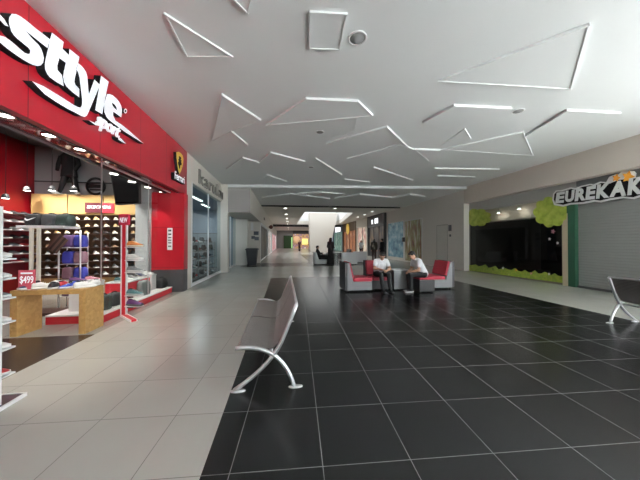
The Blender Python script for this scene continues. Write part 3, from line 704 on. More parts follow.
# ---------------------------------------------------------------- shoes
ST = [(0, .030, .080), (.02, .036, .102), (.06, .038, .108), (.10, .038, .100), (.14, .040, .082), (.18, .044, .066), (.22, .045, .055), (.25, .037, .047), (.268, .018, .038)]
def shoe_upper(b):
    rings = []
    for x, hw, h in ST:
        r = []
        for k in range(11):
            a = pi * k / 10; c = cos(a); s_ = sin(a)
            r.append((x, hw * (abs(c) ** .6) * (1 if c >= 0 else -1) * (1 - .25 * s_), .028 + (h - .028) * (s_ ** .8)))
        rings.append(r)
    b.loft(rings, closed=True)
def shoe_sole(b):
    rings = []
    for x, hw, h in ST:
        x2 = x * 1.03 - .004; w = hw + .004
        rings.append([(x2, -w, .004 if .02 < x < .24 else .01), (x2, w, .004 if .02 < x < .24 else .01), (x2, w, .034), (x2, -w, .034)])
    b.loft(rings)
def shoe_detail(b):  # dark collar opening
    b.ell((.05, 0, .104), .038, .022, .010, 12, 6)
def shoe_laces(b):
    for i in range(4):
        x = .112 + i * .022; z = .102 - i * .0115
        b.tube([(x, -.024, z - .010), (x + .004, 0, z + .002), (x, .024, z - .010)], .0035, 6)
SHOE_COL = {
 'white': ((.72, .72, .70), (.78, .78, .76)), 'cream': ((.66, .58, .42), (.74, .70, .62)), 'grey': ((.22, .23, .24), (.60, .60, .60)),
 'black': ((.015, .015, .017), (.04, .04, .04)), 'black and white': ((.02, .02, .022), (.72, .72, .70)), 'brown': ((.14, .07, .035), (.30, .22, .14)),
 'blue': ((.03, .06, .36), (.60, .62, .68)), 'navy': ((.02, .03, .09), (.60, .60, .60)), 'red': ((.48, .04, .05), (.70, .70, .68)),
 'orange': ((.78, .28, .07), (.75, .66, .52)), 'teal': ((.07, .18, .19), (.50, .56, .56)), 'purple': ((.14, .05, .19), (.10, .10, .10)), 'pink': ((.60, .25, .30), (.72, .70, .70)), 'tan': ((.45, .28, .12), (.62, .50, .34))}
SM = {}
for k, (u, s_) in SHOE_COL.items():
    kn = k.replace(' ', '_')
    mu = mat('upper_' + kn, u, .6, noise=.1, nscale=30); ms = mat('sole_' + kn, s_, .6)
    b = MB(); b.m(0); shoe_upper(b); b.m(1); shoe_sole(b); b.m(2); shoe_detail(b)
    bmesh.ops.recalc_face_normals(b.bm, faces=b.bm.faces)
    me = bpy.data.meshes.new('sneaker'); b.bm.to_mesh(me); b.bm.free()
    for m in (mu, ms, black_fabric): me.materials.append(m)
    parts = []
    for nm, fn, m in (('upper', shoe_upper, mu), ('sole', shoe_sole, ms), ('collar', shoe_detail, black_fabric), ('laces', shoe_laces, ms)):
        q = MB(); fn(q); bmesh.ops.recalc_face_normals(q.bm, faces=q.bm.faces); pm = bpy.data.meshes.new(nm); q.bm.to_mesh(pm); q.bm.free(); pm.materials.append(m); parts.append((nm, pm))
    SM[k] = (me, parts)
def shoe(loc, rz, colr, label, group, parts=False, sc=1.0, pitch=0.0):
    """loc = middle of the sole, toe towards local +x"""
    off = Matrix.Rotation(rz, 3, 'Z') @ Vector((-.134 * sc, 0, 0)); p = Vector(loc) + off
    if parts:
        t = link('sneaker', None)
        up_ = None
        for nm, pm in SM[colr][1]:
            o_ = link(nm, pm, up_ if nm in ('collar', 'laces') else t)
            if nm == 'upper': up_ = o_
    else: t = link('sneaker', SM[colr][0])
    t.location = p; t.rotation_euler = (0, -pitch, rz); t.scale = (sc, sc, sc)
    return tag(t, label, 'shoe', group)

# ---------------------------------------------------------------- tan shoe wall
R = random.Random(11)
shelf_m = mat('shelf_brown', (.06, .025, .018), .5)
rack = thing('shoe_rack', 'long dark slatted shoe rack on the tan back wall of the shop', 'shoe rack', (-5.55, 8.25, 0))
b = MB(); b.box(-1.34, 1.33, -.02, -.002, .45, 2.262); b.build('back_panel', mat('rack_back', (.14, .075, .04), .6, noise=.15, nscale=3), rack)
rows = [2.105 - .195 * i for i in range(9)]
for z in rows:
    b = MB(); b.box(-1.34, 1.33, -.235, -.021, z - .012, z); b.build('shelf', shelf_m, rack)
cols_tan = [['cream', 'white', 'cream', 'tan', 'white'], ['cream', 'cream', 'white', 'tan'], ['brown', 'cream', 'black', 'tan'], ['white', 'black', 'brown', 'white'], ['black and white', 'black', 'white', 'brown'], ['white', 'black and white', 'black', 'grey'], ['black', 'grey', 'black and white', 'black'], ['black', 'brown', 'grey', 'black and white'], ['black', 'grey', 'white', 'brown']]
for r_, z in enumerate(rows):
    n = 11
    for i in range(n):
        x = -6.78 + i * .245 + R.uniform(-.015, .015); c = R.choice(cols_tan[r_])
        shoe((x, 8.098, z + .001), -.75 + R.uniform(-.15, .15), c, '%s shoe on %s shelf of the tan rack, %s from left' % (c, ORD[r_ + 1], ORD[i + 1]), 'shoes on the tan rack', sc=.98)
# red-backed rack on the side wall
rk2 = thing('shoe_rack', 'dark red shoe rack on the red side wall of the shop', 'shoe rack', (-7.0, 7.55, 0))
b = MB(); b.box(.002, .02, -.65, .44, .62, 2.28); b.build('back_panel', mat('rack_red', (.16, .012, .02), .5), rk2)
rows2 = [2.18 - .205 * i for i in range(7)]
for z in rows2:
    b = MB(); b.box(.021, .30, -.65, .44, z - .012, z); b.build('shelf', mat('shelf_red', (.12, .01, .015), .5), rk2)
for r_, z in enumerate(rows2):
    for i in range(4):
        c = R.choice(['white', 'white', 'black and white', 'grey', 'black'] if r_ in (0, 1, 2, 5) else ['black', 'grey', 'black and white', 'red'])
        shoe((-6.835, 7.02 + i * .285, z + .001), pi / 4 * .3 + R.uniform(-.2, .2), c, '%s shoe on %s shelf of the red wall rack, %s from front' % (c, ORD[r_ + 1], ORD[i + 1]), 'shoes on the red wall rack')

# header box, brand board, round emblem, monitor, mannequin
t = thing('header_box', 'wide tan header box running above the shoe rack', 'panel', (-5.55, 8.245, 2.27))
for i in range(3):
    x0 = -1.36 + i * .9; b = MB(); b.box(x0 + .006, x0 + .888, -.20, 0, 0, .55); b.build('panel', mat('tan_panel', (.44, .28, .11), .45, noise=.08), t, bevel=.006)
p = onx(84, 202, -4); d = ony(84.5, 202.5, 8.0); d2 = ony(113.5, 212.8, 8.0)
t = thing('brand_board', 'dark and red SKECHERS name board on the tan header', 'sign', ((d.x + d2.x) / 2, 8.04, d2.z)); w = (d2.x - d.x) / 2; h = d.z - d2.z
b = MB(); b.box(-w, w * .1, -.03, .008, 0, h); bd_ = b.build('board', mat('board_maroon', (.10, .02, .03), .4), t)
b = MB(); b.box(w * .1 + .001, w, -.03, .008, 0, h); b.build('board', mat('board_red', (.45, .03, .05), .4), t)
text_on('lettering', 'SKECHERS', letter_white, bd_, (-w * .84, -.03, h * .42), (1, 0, 0), (0, 0, 1), w * 1.66, h * .30, bold=.008, shear=.15, depth=.008)
c = ony(95, 186, 8.2)
t = thing('round_emblem', 'round black ring emblem on the grey upper wall', 'emblem', (c.x, 8.235, c.z))
b = MB(); pr_ = [(.20, -.015), (.26, -.015), (.26, .012), (.20, .012), (.20, -.015)]; b.lathe(pr_, 28, axis='y', caps=False); b.build('ring', black_plastic, t)
b = MB(); b.box(-.19, .19, -.012, .012, -.05, .05); b.build('bar', black_plastic, t)
b = MB(); b.box(-.15, .15, -.012, .012, -.12, -.085); b.box(-.15, .15, -.012, .012, .085, .12); b.build('bar', black_plastic, t)
t = thing('ledge_rail', 'thin black rail running along the grey upper wall', 'rail', (-5.6, 8.2, 3.2))
b = MB(); b.tube([(-1.35, 0, 0), (1.4, 0, 0)], .018, 8); b.build('rail', black_plastic, t)
for x in (-1.0, 0, 1.0):
    b = MB(); b.tube([(x, 0, 0), (x, .05, 0)], .012, 6); b.build('bracket', black_plastic, t)
A, B2, C2, D2 = [ony(x, y, 7.3) for x, y in ((110, 172), (139, 176), (139.5, 203.5), (115.5, 205))]
t = thing('wall_screen', 'black hanging screen tilted above the shoe rack', 'screen', B2)
b = MB(); b.prism([q - B2 for q in (A, B2, C2, D2)], (0, .09, 0)); b.build('body', black_plastic, t)
k_ = sum((q for q in (A, B2, C2, D2)), Vector()) / 4
b = MB(); b.prism([(q + (k_ - q) * .07) - B2 + Vector((0, -.004, 0)) for q in (A, B2, C2, D2)], (0, .003, 0)); b.build('screen', mat('screen_glass', (.004, .004, .005), .12), t)
for q in (A, B2):
    b = MB(); z = q - B2; s_ = .12 if q is A else -.12; b.tube([(z.x + s_, .045, z.z - .02), (z.x + s_, .045, 4.2 - B2.z)], .015, 8); b.build('hanger', black_plastic, t)
m_ = ony(63.5, 191, 7.93)
t = thing('mannequin', 'black clothed mannequin standing on the tan header box', 'mannequin', (m_.x, 8.11, 2.822))
b = MB(); b.loft([[(rx * cos(2 * pi * k / 16), ry * sin(2 * pi * k / 16), z) for k in range(16)] for rx, ry, z in ((.20, .13, .50), (.19, .13, .62), (.17, .12, .80), (.20, .13, .98), (.215, .12, 1.10), (.15, .09, 1.17), (.055, .05, 1.21), (.05, .05, 1.27))]); b.build('jacket', black_fabric, t)
for s_ in (-1, 1):
    b = MB(); b.capsule((s_ * .09, 0, .53), (s_ * .23, 0, .08), .085, .045); b.build('trouser_leg', trouser_black, t)
    b = MB(); b.tube([(s_ * .20, 0, 1.08), (s_ * .26, -.02, .85), (s_ * .22, -.10, .66)], [.055, .048, .04], 10); b.build('sleeve', black_fabric, t)
    for nm, pm in SM['white'][1][:2]:
        o = link(nm, pm, t); o.location = (s_ * .23, .06, 0.0); o.rotation_euler = (0, 0, -pi / 2 + s_ * .3); o.scale = (.85,) * 3
# ---------------------------------------------------------------- pendants, soffit spots
for i, (x, y) in enumerate([(114, 173.5), (132, 181.5), (148, 187), (162, 192)]):
    p = onx(x, y, -3.62); t = thing('pendant_spot', 'lit cone spotlight behind the shop glass, %s from the left' % ORD[i + 1], 'spotlight', p, 0, 'cone spotlights behind the glass')
    b = MB(); b.lathe([(.085, -.01), (.07, .035), (.03, .07), (.025, .12)], 16); b.build('shade', white_plastic, t)
    b = MB(); b.lathe([(.075, -.012), (.002, -.02)], 16); b.build('bulb', lamp_glow, t)
    b = MB(); b.tube([(0, 0, .115), (0, 0, 3.2 - p.z)], .012, 8); b.build('stem', black_plastic, t)
tr = thing('lamp_track', 'black lamp track carrying the cone spotlights behind the glass', 'track', (-3.62, 6.6, 3.2))
b = MB(); b.box(-.03, .03, -1.6, 1.6, 0, .05); b.build('rail', black_plastic, tr)
for y in (-1.4, 0, 1.4):
    b = MB(); b.tube([(0, y, .05), (0, y, 1.0)], .01, 6); b.build('hanger', black_plastic, tr)
for i, (x, y) in enumerate([(5, 115), (49, 135), (80, 149)]):
    p = onz(x, y, 2.948); t = thing('soffit_spot', 'bright lamp set in the glossy red soffit, %s from the left' % ORD[i + 1], 'spotlight', p, 0, 'lamps in the red soffit')
    b = MB(); b.lathe([(.085, .0), (.085, -.012), (.07, -.012), (.07, -.002)], 20); b.build('rim', chrome, t)
    b = MB(); b.lathe([(.07, -.006), (.002, -.010)], 20); b.build('lens', lamp_glow, t)
for i, (x, y, Y) in enumerate([(5.5, 198, 7.2), (27, 190.3, 7.6), (52, 190.2, 7.0), (73.5, 190.6, 7.2)]):
    p = ony(x, y, Y); t = thing('ceiling_spot', 'lit spotlight hanging inside the shoe shop, %s from the left' % ORD[i + 1], 'spotlight', p, 0, 'spotlights inside the shoe shop')
    b = MB(); b.lathe([(.075, -.01), (.065, .05), (.05, .09), (.02, .11)], 14); b.build('shade', charcoal, t)
    b = MB(); b.lathe([(.065, -.012), (.002, -.018)], 14); b.build('bulb', lamp_glow, t)
    b = MB(); b.tube([(0, 0, .10), (0, 0, 4.2 - p.z)], .006, 6); b.build('stem', black_plastic, t)

# ---------------------------------------------------------------- wooden table with shoes
TX0, TX1, TY0, TY1, TH = -4.22, -3.17, 4.60, 5.02, .72
t = thing('display_table', 'pressed wood bridge table with shoes at the shop entrance', 'table', ((TX0 + TX1) / 2, (TY0 + TY1) / 2, 0)); hx = (TX1 - TX0) / 2; hy = .21
b = MB(); b.box(-hx, hx, -hy, hy, TH - .075, TH); b.build('tabletop', osb, t)
b = MB(); b.box(-hx, -hx + .095, -hy, hy, 0, TH - .0755); b.build('side_panel', osb, t)
b = MB(); b.box(hx - .095, hx, -hy, hy, 0, TH - .0755); b.build('side_panel', osb, t)
tab = [(30, 'navy', .3), (38, 'blue', .1), (45, 'white', -.2), (52, 'white', .2), (59, 'black and white', .4), (66, 'red', .5), (70, 'blue', .2), (78, 'black', .3), (86, 'white', .0), (94, 'white', .25)]
for i, (px, c, a) in enumerate(tab):
    y = 4.86 if i % 2 else 4.74; p = ony(px, 285, y)
    shoe((min(max(p.x, TX0 + .12), TX1 - .1), y, TH + .001), a * 1.3 + .9 + (pi if i % 3 == 0 else 0), c, '%s sneaker on the wooden table, %s from the left' % (c, ORD[i + 1]), 'sneakers on the wooden table', True, 1.08)
c0 = ony(18.3, 286, 4.66); c1 = ony(35.5, 270, 4.66)
t = thing('price_card', 'pink price card reading $499 on the wooden table', 'price card', ((c0.x + c1.x) / 2, 4.66, TH + .001)); w = (c1.x - c0.x) / 2; h = c1.z - TH
pinkred = mat('card_pink', (.62, .10, .14), .5)
b = MB(); b.box(-w, w, -.004, .004, 0, h); cd_ = b.build('card', pinkred, t)
b = MB(); b.box(-w * .5, w * .5, -.03, .05, 0, .006); b.build('card_foot', white_plastic, t)
text_on('lettering', '$499', letter_white, cd_, (-w * .8, -.004, h * .28), (1, 0, 0), (0, 0, 1), w * 1.6, h * .42, bold=.01, depth=.003)
b = MB(); b.box(-w * .7, w * .7, -.007, -.0045, h * .80, h * .88); b.build('stripe', letter_white, cd_)

# ---------------------------------------------------------------- free-standing display in the shop middle
YG = 6.0
t = thing('display_gondola', 'tall display frame with two white posts and bags on top', 'display stand', (ony(48, 226, YG).x, YG, 0)); gx = t.location.x
xa, xb = ony(26, 226, YG).x - gx, ony(71, 226, YG).x - gx; ztop = ony(48, 226, YG).z
b = MB(); b.box(xa, xb, -.2, .25, ztop - .05, ztop); b.build('top_shelf', white_plastic, t)
for px in (39.8, 46.8):
    x = ony(px, 250, YG).x - gx; b = MB(); b.box(x - .022, x + .022, -.2, -.15, .06, ztop - .05); b.build('post', mat('post_cream', (.80, .76, .66), .5), t)
b = MB(); b.box(xa + .03, xb - .03, -.2, .25, .0, .06); b.build('base', shelf_m, t)
def bag(loc, rz, sx, sy, sz, m, label, group, strap=True, cat='bag'):
    t = thing('bag', label, cat, loc, rz, group)
    b = MB(); rings = []
    for z, k in ((0, .86), (.06, 1), (.5, 1.04), (.85, .95), (1, .70)):
        rings.append([(sx / 2 * k * (abs(cos(a)) ** .5) * (1 if cos(a) >= 0 else -1), sy / 2 * k * (abs(sin(a)) ** .5) * (1 if sin(a) >= 0 else -1), z * sz) for a in [2 * pi * i / 20 for i in range(20)]])
    b.loft(rings); bo_ = b.build('body', m, t)
    if strap:
        b = MB(); b.tube([(sx * .25 * cos(pi * i / 8), 0, sz * .97 + sz * .12 * sin(pi * i / 8)) for i in range(9)], .012, 6); b.build('handle', black_fabric, t)
    b = MB(); b.box(-sx * .36, sx * .36, -sy * .53, -sy * .50, sz * .18, sz * .52); b.build('pocket', m, bo_)
    return t
bm = [mat('bag_black', (.015, .016, .018), .6, noise=.3, nscale=15), mat('bag_grey', (.07, .075, .08), .6, noise=.3, nscale=15), mat('bag_blue', (.05, .06, .42), .6, noise=.2), mat('bag_violet', (.16, .08, .22), .6, noise=.3), mat('bag_mauve', (.30, .17, .22), .6, noise=.3), mat('bag_green', (.05, .08, .07), .6, noise=.4, nscale=20)]
for i, (px, m, nm) in enumerate([(36, 0, 'black bag with white tick mark on top of the display, left'), (52, 1, 'dark grey bag on top of the display, middle'), (66, 5, 'dark mottled bag on top of the display, right')]):
    p = ony(px, 226, YG); k = bag((p.x, YG + .0, ztop + .001), 0, .265, .24, .24, bm[m], nm, 'bags on top of the display')
    if i == 0:
        sw = [(-.10, .13), (-.075, .10), (-.04, .095), (.10, .165), (-.03, .125), (-.06, .125), (-.085, .15)]
        b = MB(); b.prism([(x, -.129, z) for x, z in sw], (0, .004, 0)); b.build('tick_mark', letter_white, k)
YB = 6.42
t = thing('wire_rack', 'chrome wire rack hung with blue and purple bags', 'rack', (ony(69, 260, YB).x, YB, 0)); gx2 = t.location.x
for px in (58.8, 80.3):
    x = ony(px, 260, YB).x - gx2; b = MB(); b.tube([(x, 0, 0), (x, 0, 1.45 if px < 70 else 1.75)], .017, 8); b.build('post', alu, t)
xl, xr = ony(58.8, 260, YB).x - gx2, ony(80.3, 260, YB).x - gx2
for z in (.25, .62, .98, 1.35):
    b = MB(); b.tube([(xl, 0, z), (xr, 0, z)], .008, 6); b.tube([(xl, .22, z), (xr, .22, z)], .008, 6)
    for k in range(6):
        x = xl + (xr - xl) * k / 5; b.tube([(x, 0, z), (x, .22, z)], .005, 5)
    b.build('wire_shelf', alu, t)
b = MB(); b.tube([(xl, .22, 0), (xl, .22, 1.4)], .012, 6); b.build('post', alu, t); b = MB(); b.tube([(xr, .22, 0), (xr, .22, 1.7)], .012, 6); b.build('post', alu, t)
bb = [(.26, 3, 'purple'), (.63, 4, 'mauve'), (.99, 2, 'blue'), (1.36, 3, 'violet')]
for i, (z, m, nm) in enumerate(bb):
    for j in range(2):
        mm = [m, (2 if i % 2 else 4)][j]; cn = {2: 'blue', 3: 'violet', 4: 'mauve'}[mm]
        bag((gx2 + xl + .13 + j * .23, YB + .11, z + .01), .1 * j, .22, .18, .27, bm[mm], '%s bag on the %s tier of the wire rack, %s' % (cn, ['lowest', 'second', 'third', 'top'][i], ['left one', 'right one'][j]), 'bags on the wire rack', strap=True)
t = thing('fabric_banner', 'brown striped banner hanging askew on the wire rack', 'banner', (ony(57.5, 244, YB - .06).x, YB - .06, ony(57.5, 244, YB).z))
b = MB(); M = Matrix.Rotation(.65, 4, 'Y')
for k in range(5):
    b.m(k % 2); b.box(-.12 + k * .048, -.073 + k * .048, -.006, .0, -.18, .2, M)
b.build('cloth', [mat('banner_brown', (.16, .09, .07), .8), mat('banner_dark', (.06, .035, .03), .8)], t)

# ---------------------------------------------------------------- window stage with plinths
t = thing('window_stage', 'low red fronted stage with white top behind the shop glass', 'stage', (-3.8, 6.6, 0))
b = MB(); b.box(-.42, .52, -1.40, 1.47, .0, .135); b.build('base', red_paint, t)
b = MB(); b.box(-.42, .53, -1.41, 1.47, .135, .165); b.build('top', white_plastic, t)
SZ = .166
def plinth(x0, x1, y0, y1, h, m1, m2, label):
    t = thing('plinth', label, 'plinth', ((x0 + x1) / 2, (y0 + y1) / 2, SZ)); a, c = (x1 - x0) / 2, (y1 - y0) / 2
    b = MB(); b.box(-a, a, -c, c, 0, h - .03); b.build('body', m1, t, bevel=.004)
    b = MB(); b.box(-a - .006, a + .006, -c - .006, c + .006, h - .03, h); b.build('top', m2, t); return t
plinth(-3.98, -3.56, 6.35, 7.4, .40, red_paint, white_plastic, 'red display plinth with white top carrying shoes')
plinth(-3.95, -3.55, 7.48, 7.72, .42, white_plastic, white_plastic, 'white plinth at the far end of the window stage')
plinth(-4.02, -3.62, 5.42, 5.75, .55, white_plastic, white_plastic, 'white plinth nearest the wooden table')
for i, (y, c) in enumerate([(6.45, 'teal'), (6.65, 'white'), (6.88, 'grey'), (7.08, 'black and white'), (7.28, 'navy')]):
    shoe((-3.72, y, SZ + .401), .1 + R.uniform(-.3, .3), c, '%s sneaker on the red plinth, %s from the left' % (c, ORD[i + 1]), 'sneakers on the red plinth', True)
shoe((-3.70, 7.6, SZ + .421), .2, 'white', 'white sneaker on the white plinth at the far end', 'sneakers on the white plinths', True)
for i, (x, y, c) in enumerate([(-3.92, 5.5, 'purple'), (-3.74, 5.62, 'pink')]):
    shoe((x, y, SZ + .551), .4, c, '%s sneaker on the white plinth by the wooden table' % c, 'sneakers on the white plinths', True, .9)
bag((-3.47, 5.5, SZ), 1.2, .22, .18, .28, bm[5], 'dark green bag on the stage beside the white plinth', 'bags on the window stage')
bag((-3.50, 5.85, SZ), 1.3, .26, .2, .26, bm[1], 'dark grey bag on the stage, second from the left', 'bags on the window stage')
bag((-3.46, 6.9, SZ), 1.4, .34, .16, .36, mat('bag_pattern', (.20, .21, .21), .7, noise=.5, nscale=40), 'patterned grey bag standing before the red plinth', 'bags on the window stage', strap=False)
bag((-3.50, 7.885, SZ), 1.45, .30, .24, .28, bm[0], 'black bag at the far end of the stage', 'bags on the window stage')

# ---------------------------------------------------------------- shoe towers
def tower(loc, rz, label, shelves, H, sign_text, base=True, gname='a'):
    """upright panel in the local x/z plane, shelves stick out along +x"""
    t = thing('shoe_tower', label, 'shoe stand', loc, rz, 'red and white shoe towers')
    b = MB(); b.box(-.04, .04, -.012, .012, .04, H); b.build('upright', red_paint, t)
    for x in (-.055, .055):
        b = MB(); b.box(x - .013, x + .013, -.016, .016, .03, H); b.build('edge_strip', white_plastic, t)
    for z in shelves:
        b = MB(); b.box(.069, .38, -.065, .065, z - .012, z); b.build('shelf', white_plastic, t)
        b = MB(); b.box(.068, .20, -.006, .006, z - .05, z - .012); b.build('bracket', black_plastic, t)
    b = MB(); b.box(-.11, .11, -.02, .02, H, H + .22); b.build('header', mat('header_red', (.55, .03, .07), .4), t)
    text_on('lettering', sign_text, letter_white, t, (-.085, -.02, H + .05), (1, 0, 0), (0, 0, 1), .17, .10, bold=.008, shear=.15, depth=.003)
    return t
tw = tower((-3.17, 5.60, 0), -.25, 'red and white shoe tower with sloping red foot by the glass', [.21, .42, .88, 1.12, 1.38], 1.82, 'NEW')
b = MB(); M = Matrix.Rotation(-.55, 4, 'Z'); b.box(-.03, .58, -.04, .04, 0, .035, M); b.build('foot', red_paint, tw); b = MB(); b.box(-.03, .59, -.058, -.041, 0, .037, M); b.box(-.03, .59, .041, .058, 0, .037, M); b.build('foot_edge', white_plastic, tw)
for i, (z, c) in enumerate([(.21, 'purple'), (.42, 'teal'), (.88, 'grey'), (1.12, 'white'), (1.38, 'orange')]):
    q = Vector((.242, 0, z + .001)); q = Matrix.Rotation(-.25, 3, 'Z') @ q + Vector((-3.17, 5.60, 0))
    shoe(q, -.25, c, '%s sneaker on the red tower by the glass' % c, 'sneakers on the red tower', True, 1.2)
tw2 = thing('shoe_tower', 'white edged shoe tower cut off at the left edge of the picture', 'shoe stand', (-2.69, 2.62, 0), 0, 'red and white shoe towers')
b = MB(); b.box(-.30, .225, -.26, .20, 0, .028); b.build('base', mat('base_plum', (.06, .03, .045), .35), tw2)
b = MB(); b.box(.226, .242, -.26, .20, 0, .034); b.box(-.30, .242, .2, .214, 0, .034); b.build('base_edge', white_plastic, tw2)
b = MB(); b.box(.0, .16, -.03, .03, .028, 1.50); b.build('upright', red_paint, tw2)
for x in (-.018, .178):
    b = MB(); b.box(x - .018, x + .018, -.036, .036, .028, 1.80); b.build('edge_strip', white_plastic, tw2)
b = MB(); b.box(.0, .16, -.03, .03, 1.50, 1.78); b.build('header', mat('header_pink', (.62, .10, .16), .4), tw2)
for k, z in enumerate((.27, .51, .75, .97, 1.15, 1.33)):
    b = MB(); b.box(-.04, .20, .037, .15, z - .014, z); b.build('shelf', white_plastic, tw2)
    b = MB(); b.box(.06, .08, .031, .12, z - .05, z - .014); b.build('bracket', black_plastic, tw2)
for i, (z, c) in enumerate([(.27, 'red'), (.51, 'white'), (.75, 'white'), (.97, 'grey'), (1.15, 'white'), (1.33, 'white')]):
    shoe((-2.69 + .085, 2.62 + .094, z + .001), .0, c, '%s sneaker on the left edge tower, %s from the bottom' % (c, ORD[i + 1]), 'sneakers on the left edge tower', True, .82)

# small white notice on the red pier
c0 = ony(167.2, 250, 8.09); c1 = ony(172.4, 228, 8.09)
t = thing('wall_notice', 'narrow white notice with dark marks on the red pier', 'notice', ((c0.x + c1.x) / 2, 8.098, c0.z)); w = (c1.x - c0.x) / 2; h = c1.z - c0.z
b = MB(); b.box(-w, w, -.012, 0, 0, h); b.build('plate', white_plastic, t)
for k, (z, hh) in enumerate(((.84, .09), (.68, .07), (.54, .05), (.42, .05), (.30, .05), (.14, .06))):
    b = MB(); b.box(-w * .6, w * .6, -.016, -.0125, h * z, h * (z + hh)); b.build('mark', charcoal, t)

# ---------------------------------------------------------------- second shop on the left: display behind glass
t = thing('window_shelving', 'pale four tier shelving with goods behind the second shop glass', 'shelving', (-3.55, 10.9, 0))
wsm = mat('shelf_pale', (.22, .25, .25), .5)
TZ = [.12, .48, .82, 1.14, 1.46]
for z in TZ:
    b = MB(); b.box(-.2, .3, -1.65, 1.85, z - .03, z); b.build('shelf', wsm, t)
for y in (-1.65, -.52, .62, 1.85):
    b = MB(); b.box(-.2, -.16, y - .02, y + .02, 0, 1.5); b.box(.26, .3, y - .02, y + .02, 0, 1.5); b.build('post', wsm, t)
cc = ['white', 'grey', 'black', 'teal', 'black and white', 'navy', 'brown', 'white', 'red']
for r_, z in enumerate(TZ):
    for i in range(13):
        y = 9.40 + i * .265; c = R.choice(cc)
        if (i + r_) % 4 == 3:
            m = R.choice([bm[0], bm[1], bm[5], wsm])
            tn = {bm[0]: 'black', bm[1]: 'dark grey', bm[5]: 'dark green', wsm: 'pale'}[m]
            k = bag((-3.42, y, z + .001), pi / 2, .2, .16, .22, m, '%s bag on %s tier behind the second shop glass, %s from front' % (tn, ['lowest', 'second', 'third', 'fourth', 'top'][r_], ORD[i + 1]), 'bags behind the second shop glass', strap=False)
        else:
            shoe((-3.42, y, z + .001), R.choice([.3, -.3, pi / 2]), c, '%s shoe on %s tier behind the second shop glass, %s from front' % (c, ['lowest', 'second', 'third', 'fourth', 'top'][r_], ORD[i + 1]), 'shoes behind the second shop glass')
for i, (x, y0) in enumerate([(-3.9, 10.0), (-3.9, 12.2), (-4.2, 14.5)]):
    t = thing('tube_light', 'long white ceiling light in the second shop, %s from the front' % ORD[i + 1], 'ceiling light', (x, y0, 3.44), 0, 'ceiling lights in the second shop')
    b = MB(); b.box(-.07, .07, -.65, .65, .0, .05); b.build('housing', white_plastic, t)
    b = MB(); b.box(-.05, .05, -.63, .63, -.012, -.001); b.build('tube', lamp_soft, t)
t = thing('counter_cabinet', 'dark cabinet deep inside the second shop', 'cabinet', (-4.6, 15.6, 0))
b = MB(); b.box(-.9, .9, -.25, .25, 0, 2.0); b.build('body', mat('cab_grey', (.16, .18, .19), .5), t)
for i in range(3):
    b = MB(); b.box(-.86 + i * .58, -.30 + i * .58, -.27, -.251, .05, 1.95); b.build('door', mat('cab_door', (.30, .34, .36), .4), t)
pl_ = thing('potted_plant', 'leafy green plant at the near foot of the second shop window', 'plant', (-3.27, 9.03, 0.0))
b = MB(); b.lathe([(.07, 0), (.10, .18), (.085, .18)], 14); b.build('pot', mat('pot_blue', (.08, .12, .17), .4), pl_)
b = MB(); Rp = random.Random(4)
for k in range(60):
    a = Rp.uniform(0, 2 * pi); el = Rp.uniform(.2, 1.3); L = Rp.uniform(.15, .33)
    d = Vector((cos(a) * cos(el) * .35, sin(a) * cos(el), sin(el))); s_ = d.orthogonal().normalized() * .022; o_ = Vector((0, 0, .16))
    vs = [b.bm.verts.new(o_ + d * L * .35), b.bm.verts.new(o_ + d * L * .7 + s_), b.bm.verts.new(o_ + d * L + Vector((0, 0, -.03))), b.bm.verts.new(o_ + d * L * .7 - s_)]; b.face(vs)
b.build('foliage', mat('foliage', (.05, .14, .05), .5, noise=.3), pl_)
# ---------------------------------------------------------------- far shop fronts
def shopfront(label, X, side, y0, y1, z1, mf, mp, nbars, sign=None, ztop=Z2, door=None, zpane=None):
    """side=+1: front faces +x (left wall), -1: faces -x (right wall)"""
    t = thing('storefront', label, 'shop front', (X, (y0 + y1) / 2, 0), 0, 'far shop fronts'); h = (y1 - y0) / 2
    def bx(a, c, *r):
        x0, x1 = sorted((a * side, c * side)); b = MB(); b.box(x0, x1, *r); return b
    b = bx(0, .28, -h, h, z1, ztop - .01); b.build('fascia', mf, t)
    b = bx(0, .26, -h, -h + .16, 0, z1); b.build('pier', mf, t); b = bx(0, .26, h - .16, h, 0, z1); b.build('pier', mf, t)
    b = bx(.08, .10, -h + .16, h - .16, 0.05, z1); pn_ = b.build('pane', mp, t)
    b = bx(.0, .2, -h + .16, h - .16, 0, .05); b.build('sill', mf, t)
    for k in range(nbars):
        y = -h + .16 + (2 * h - .32) * (k + 1) / (nbars + 1); b = bx(.10, .14, y - .03, y + .03, .05, z1); b.build('mullion', mat('bar_dark', (.05, .05, .055), .4), pn_)
    if sign:
        ms, ys, ye, za, zb = sign; b = bx(.28, .33, ys - (y0 + y1) / 2, ye - (y0 + y1) / 2, za, zb); b.build('sign_panel', ms, t)
    return t
def lit(name, cols, e, scale=2.0, stretch=(1, 1, .4)):
    m = mural_material(name, cols, scale, stretch); nt = m.node_tree; b = nt.nodes['Principled BSDF']
    cr = [n for n in nt.nodes if n.type == 'VALTORGB'][0]; nt.links.new(cr.outputs['Color'], b.inputs['Emission Color']); b.inputs['Emission Strength'].default_value = e; return m
white_sign = mat('white_sign', (.85, .87, .9), .4, emit=1.2)
gold = mat('gold_sign', (.75, .50, .10), .35, emit=.3)
dk = mat('front_dark', (.045, .048, .05), .5); pale = mat('front_pale', (.58, .55, .48), .6); brown = mat('front_brown', (.10, .06, .03), .5); bluish = mat('front_blue', (.16, .20, .25), .5)
t = shopfront('dark fronted shop with white glyph on its fascia beside the blue mural', 9.195, -1, 21.9, 26.4, 3.0, dk, lit('lit_dark', [(.01, .01, .01), (.03, .03, .03), (.20, .14, .08)], .5), 2)
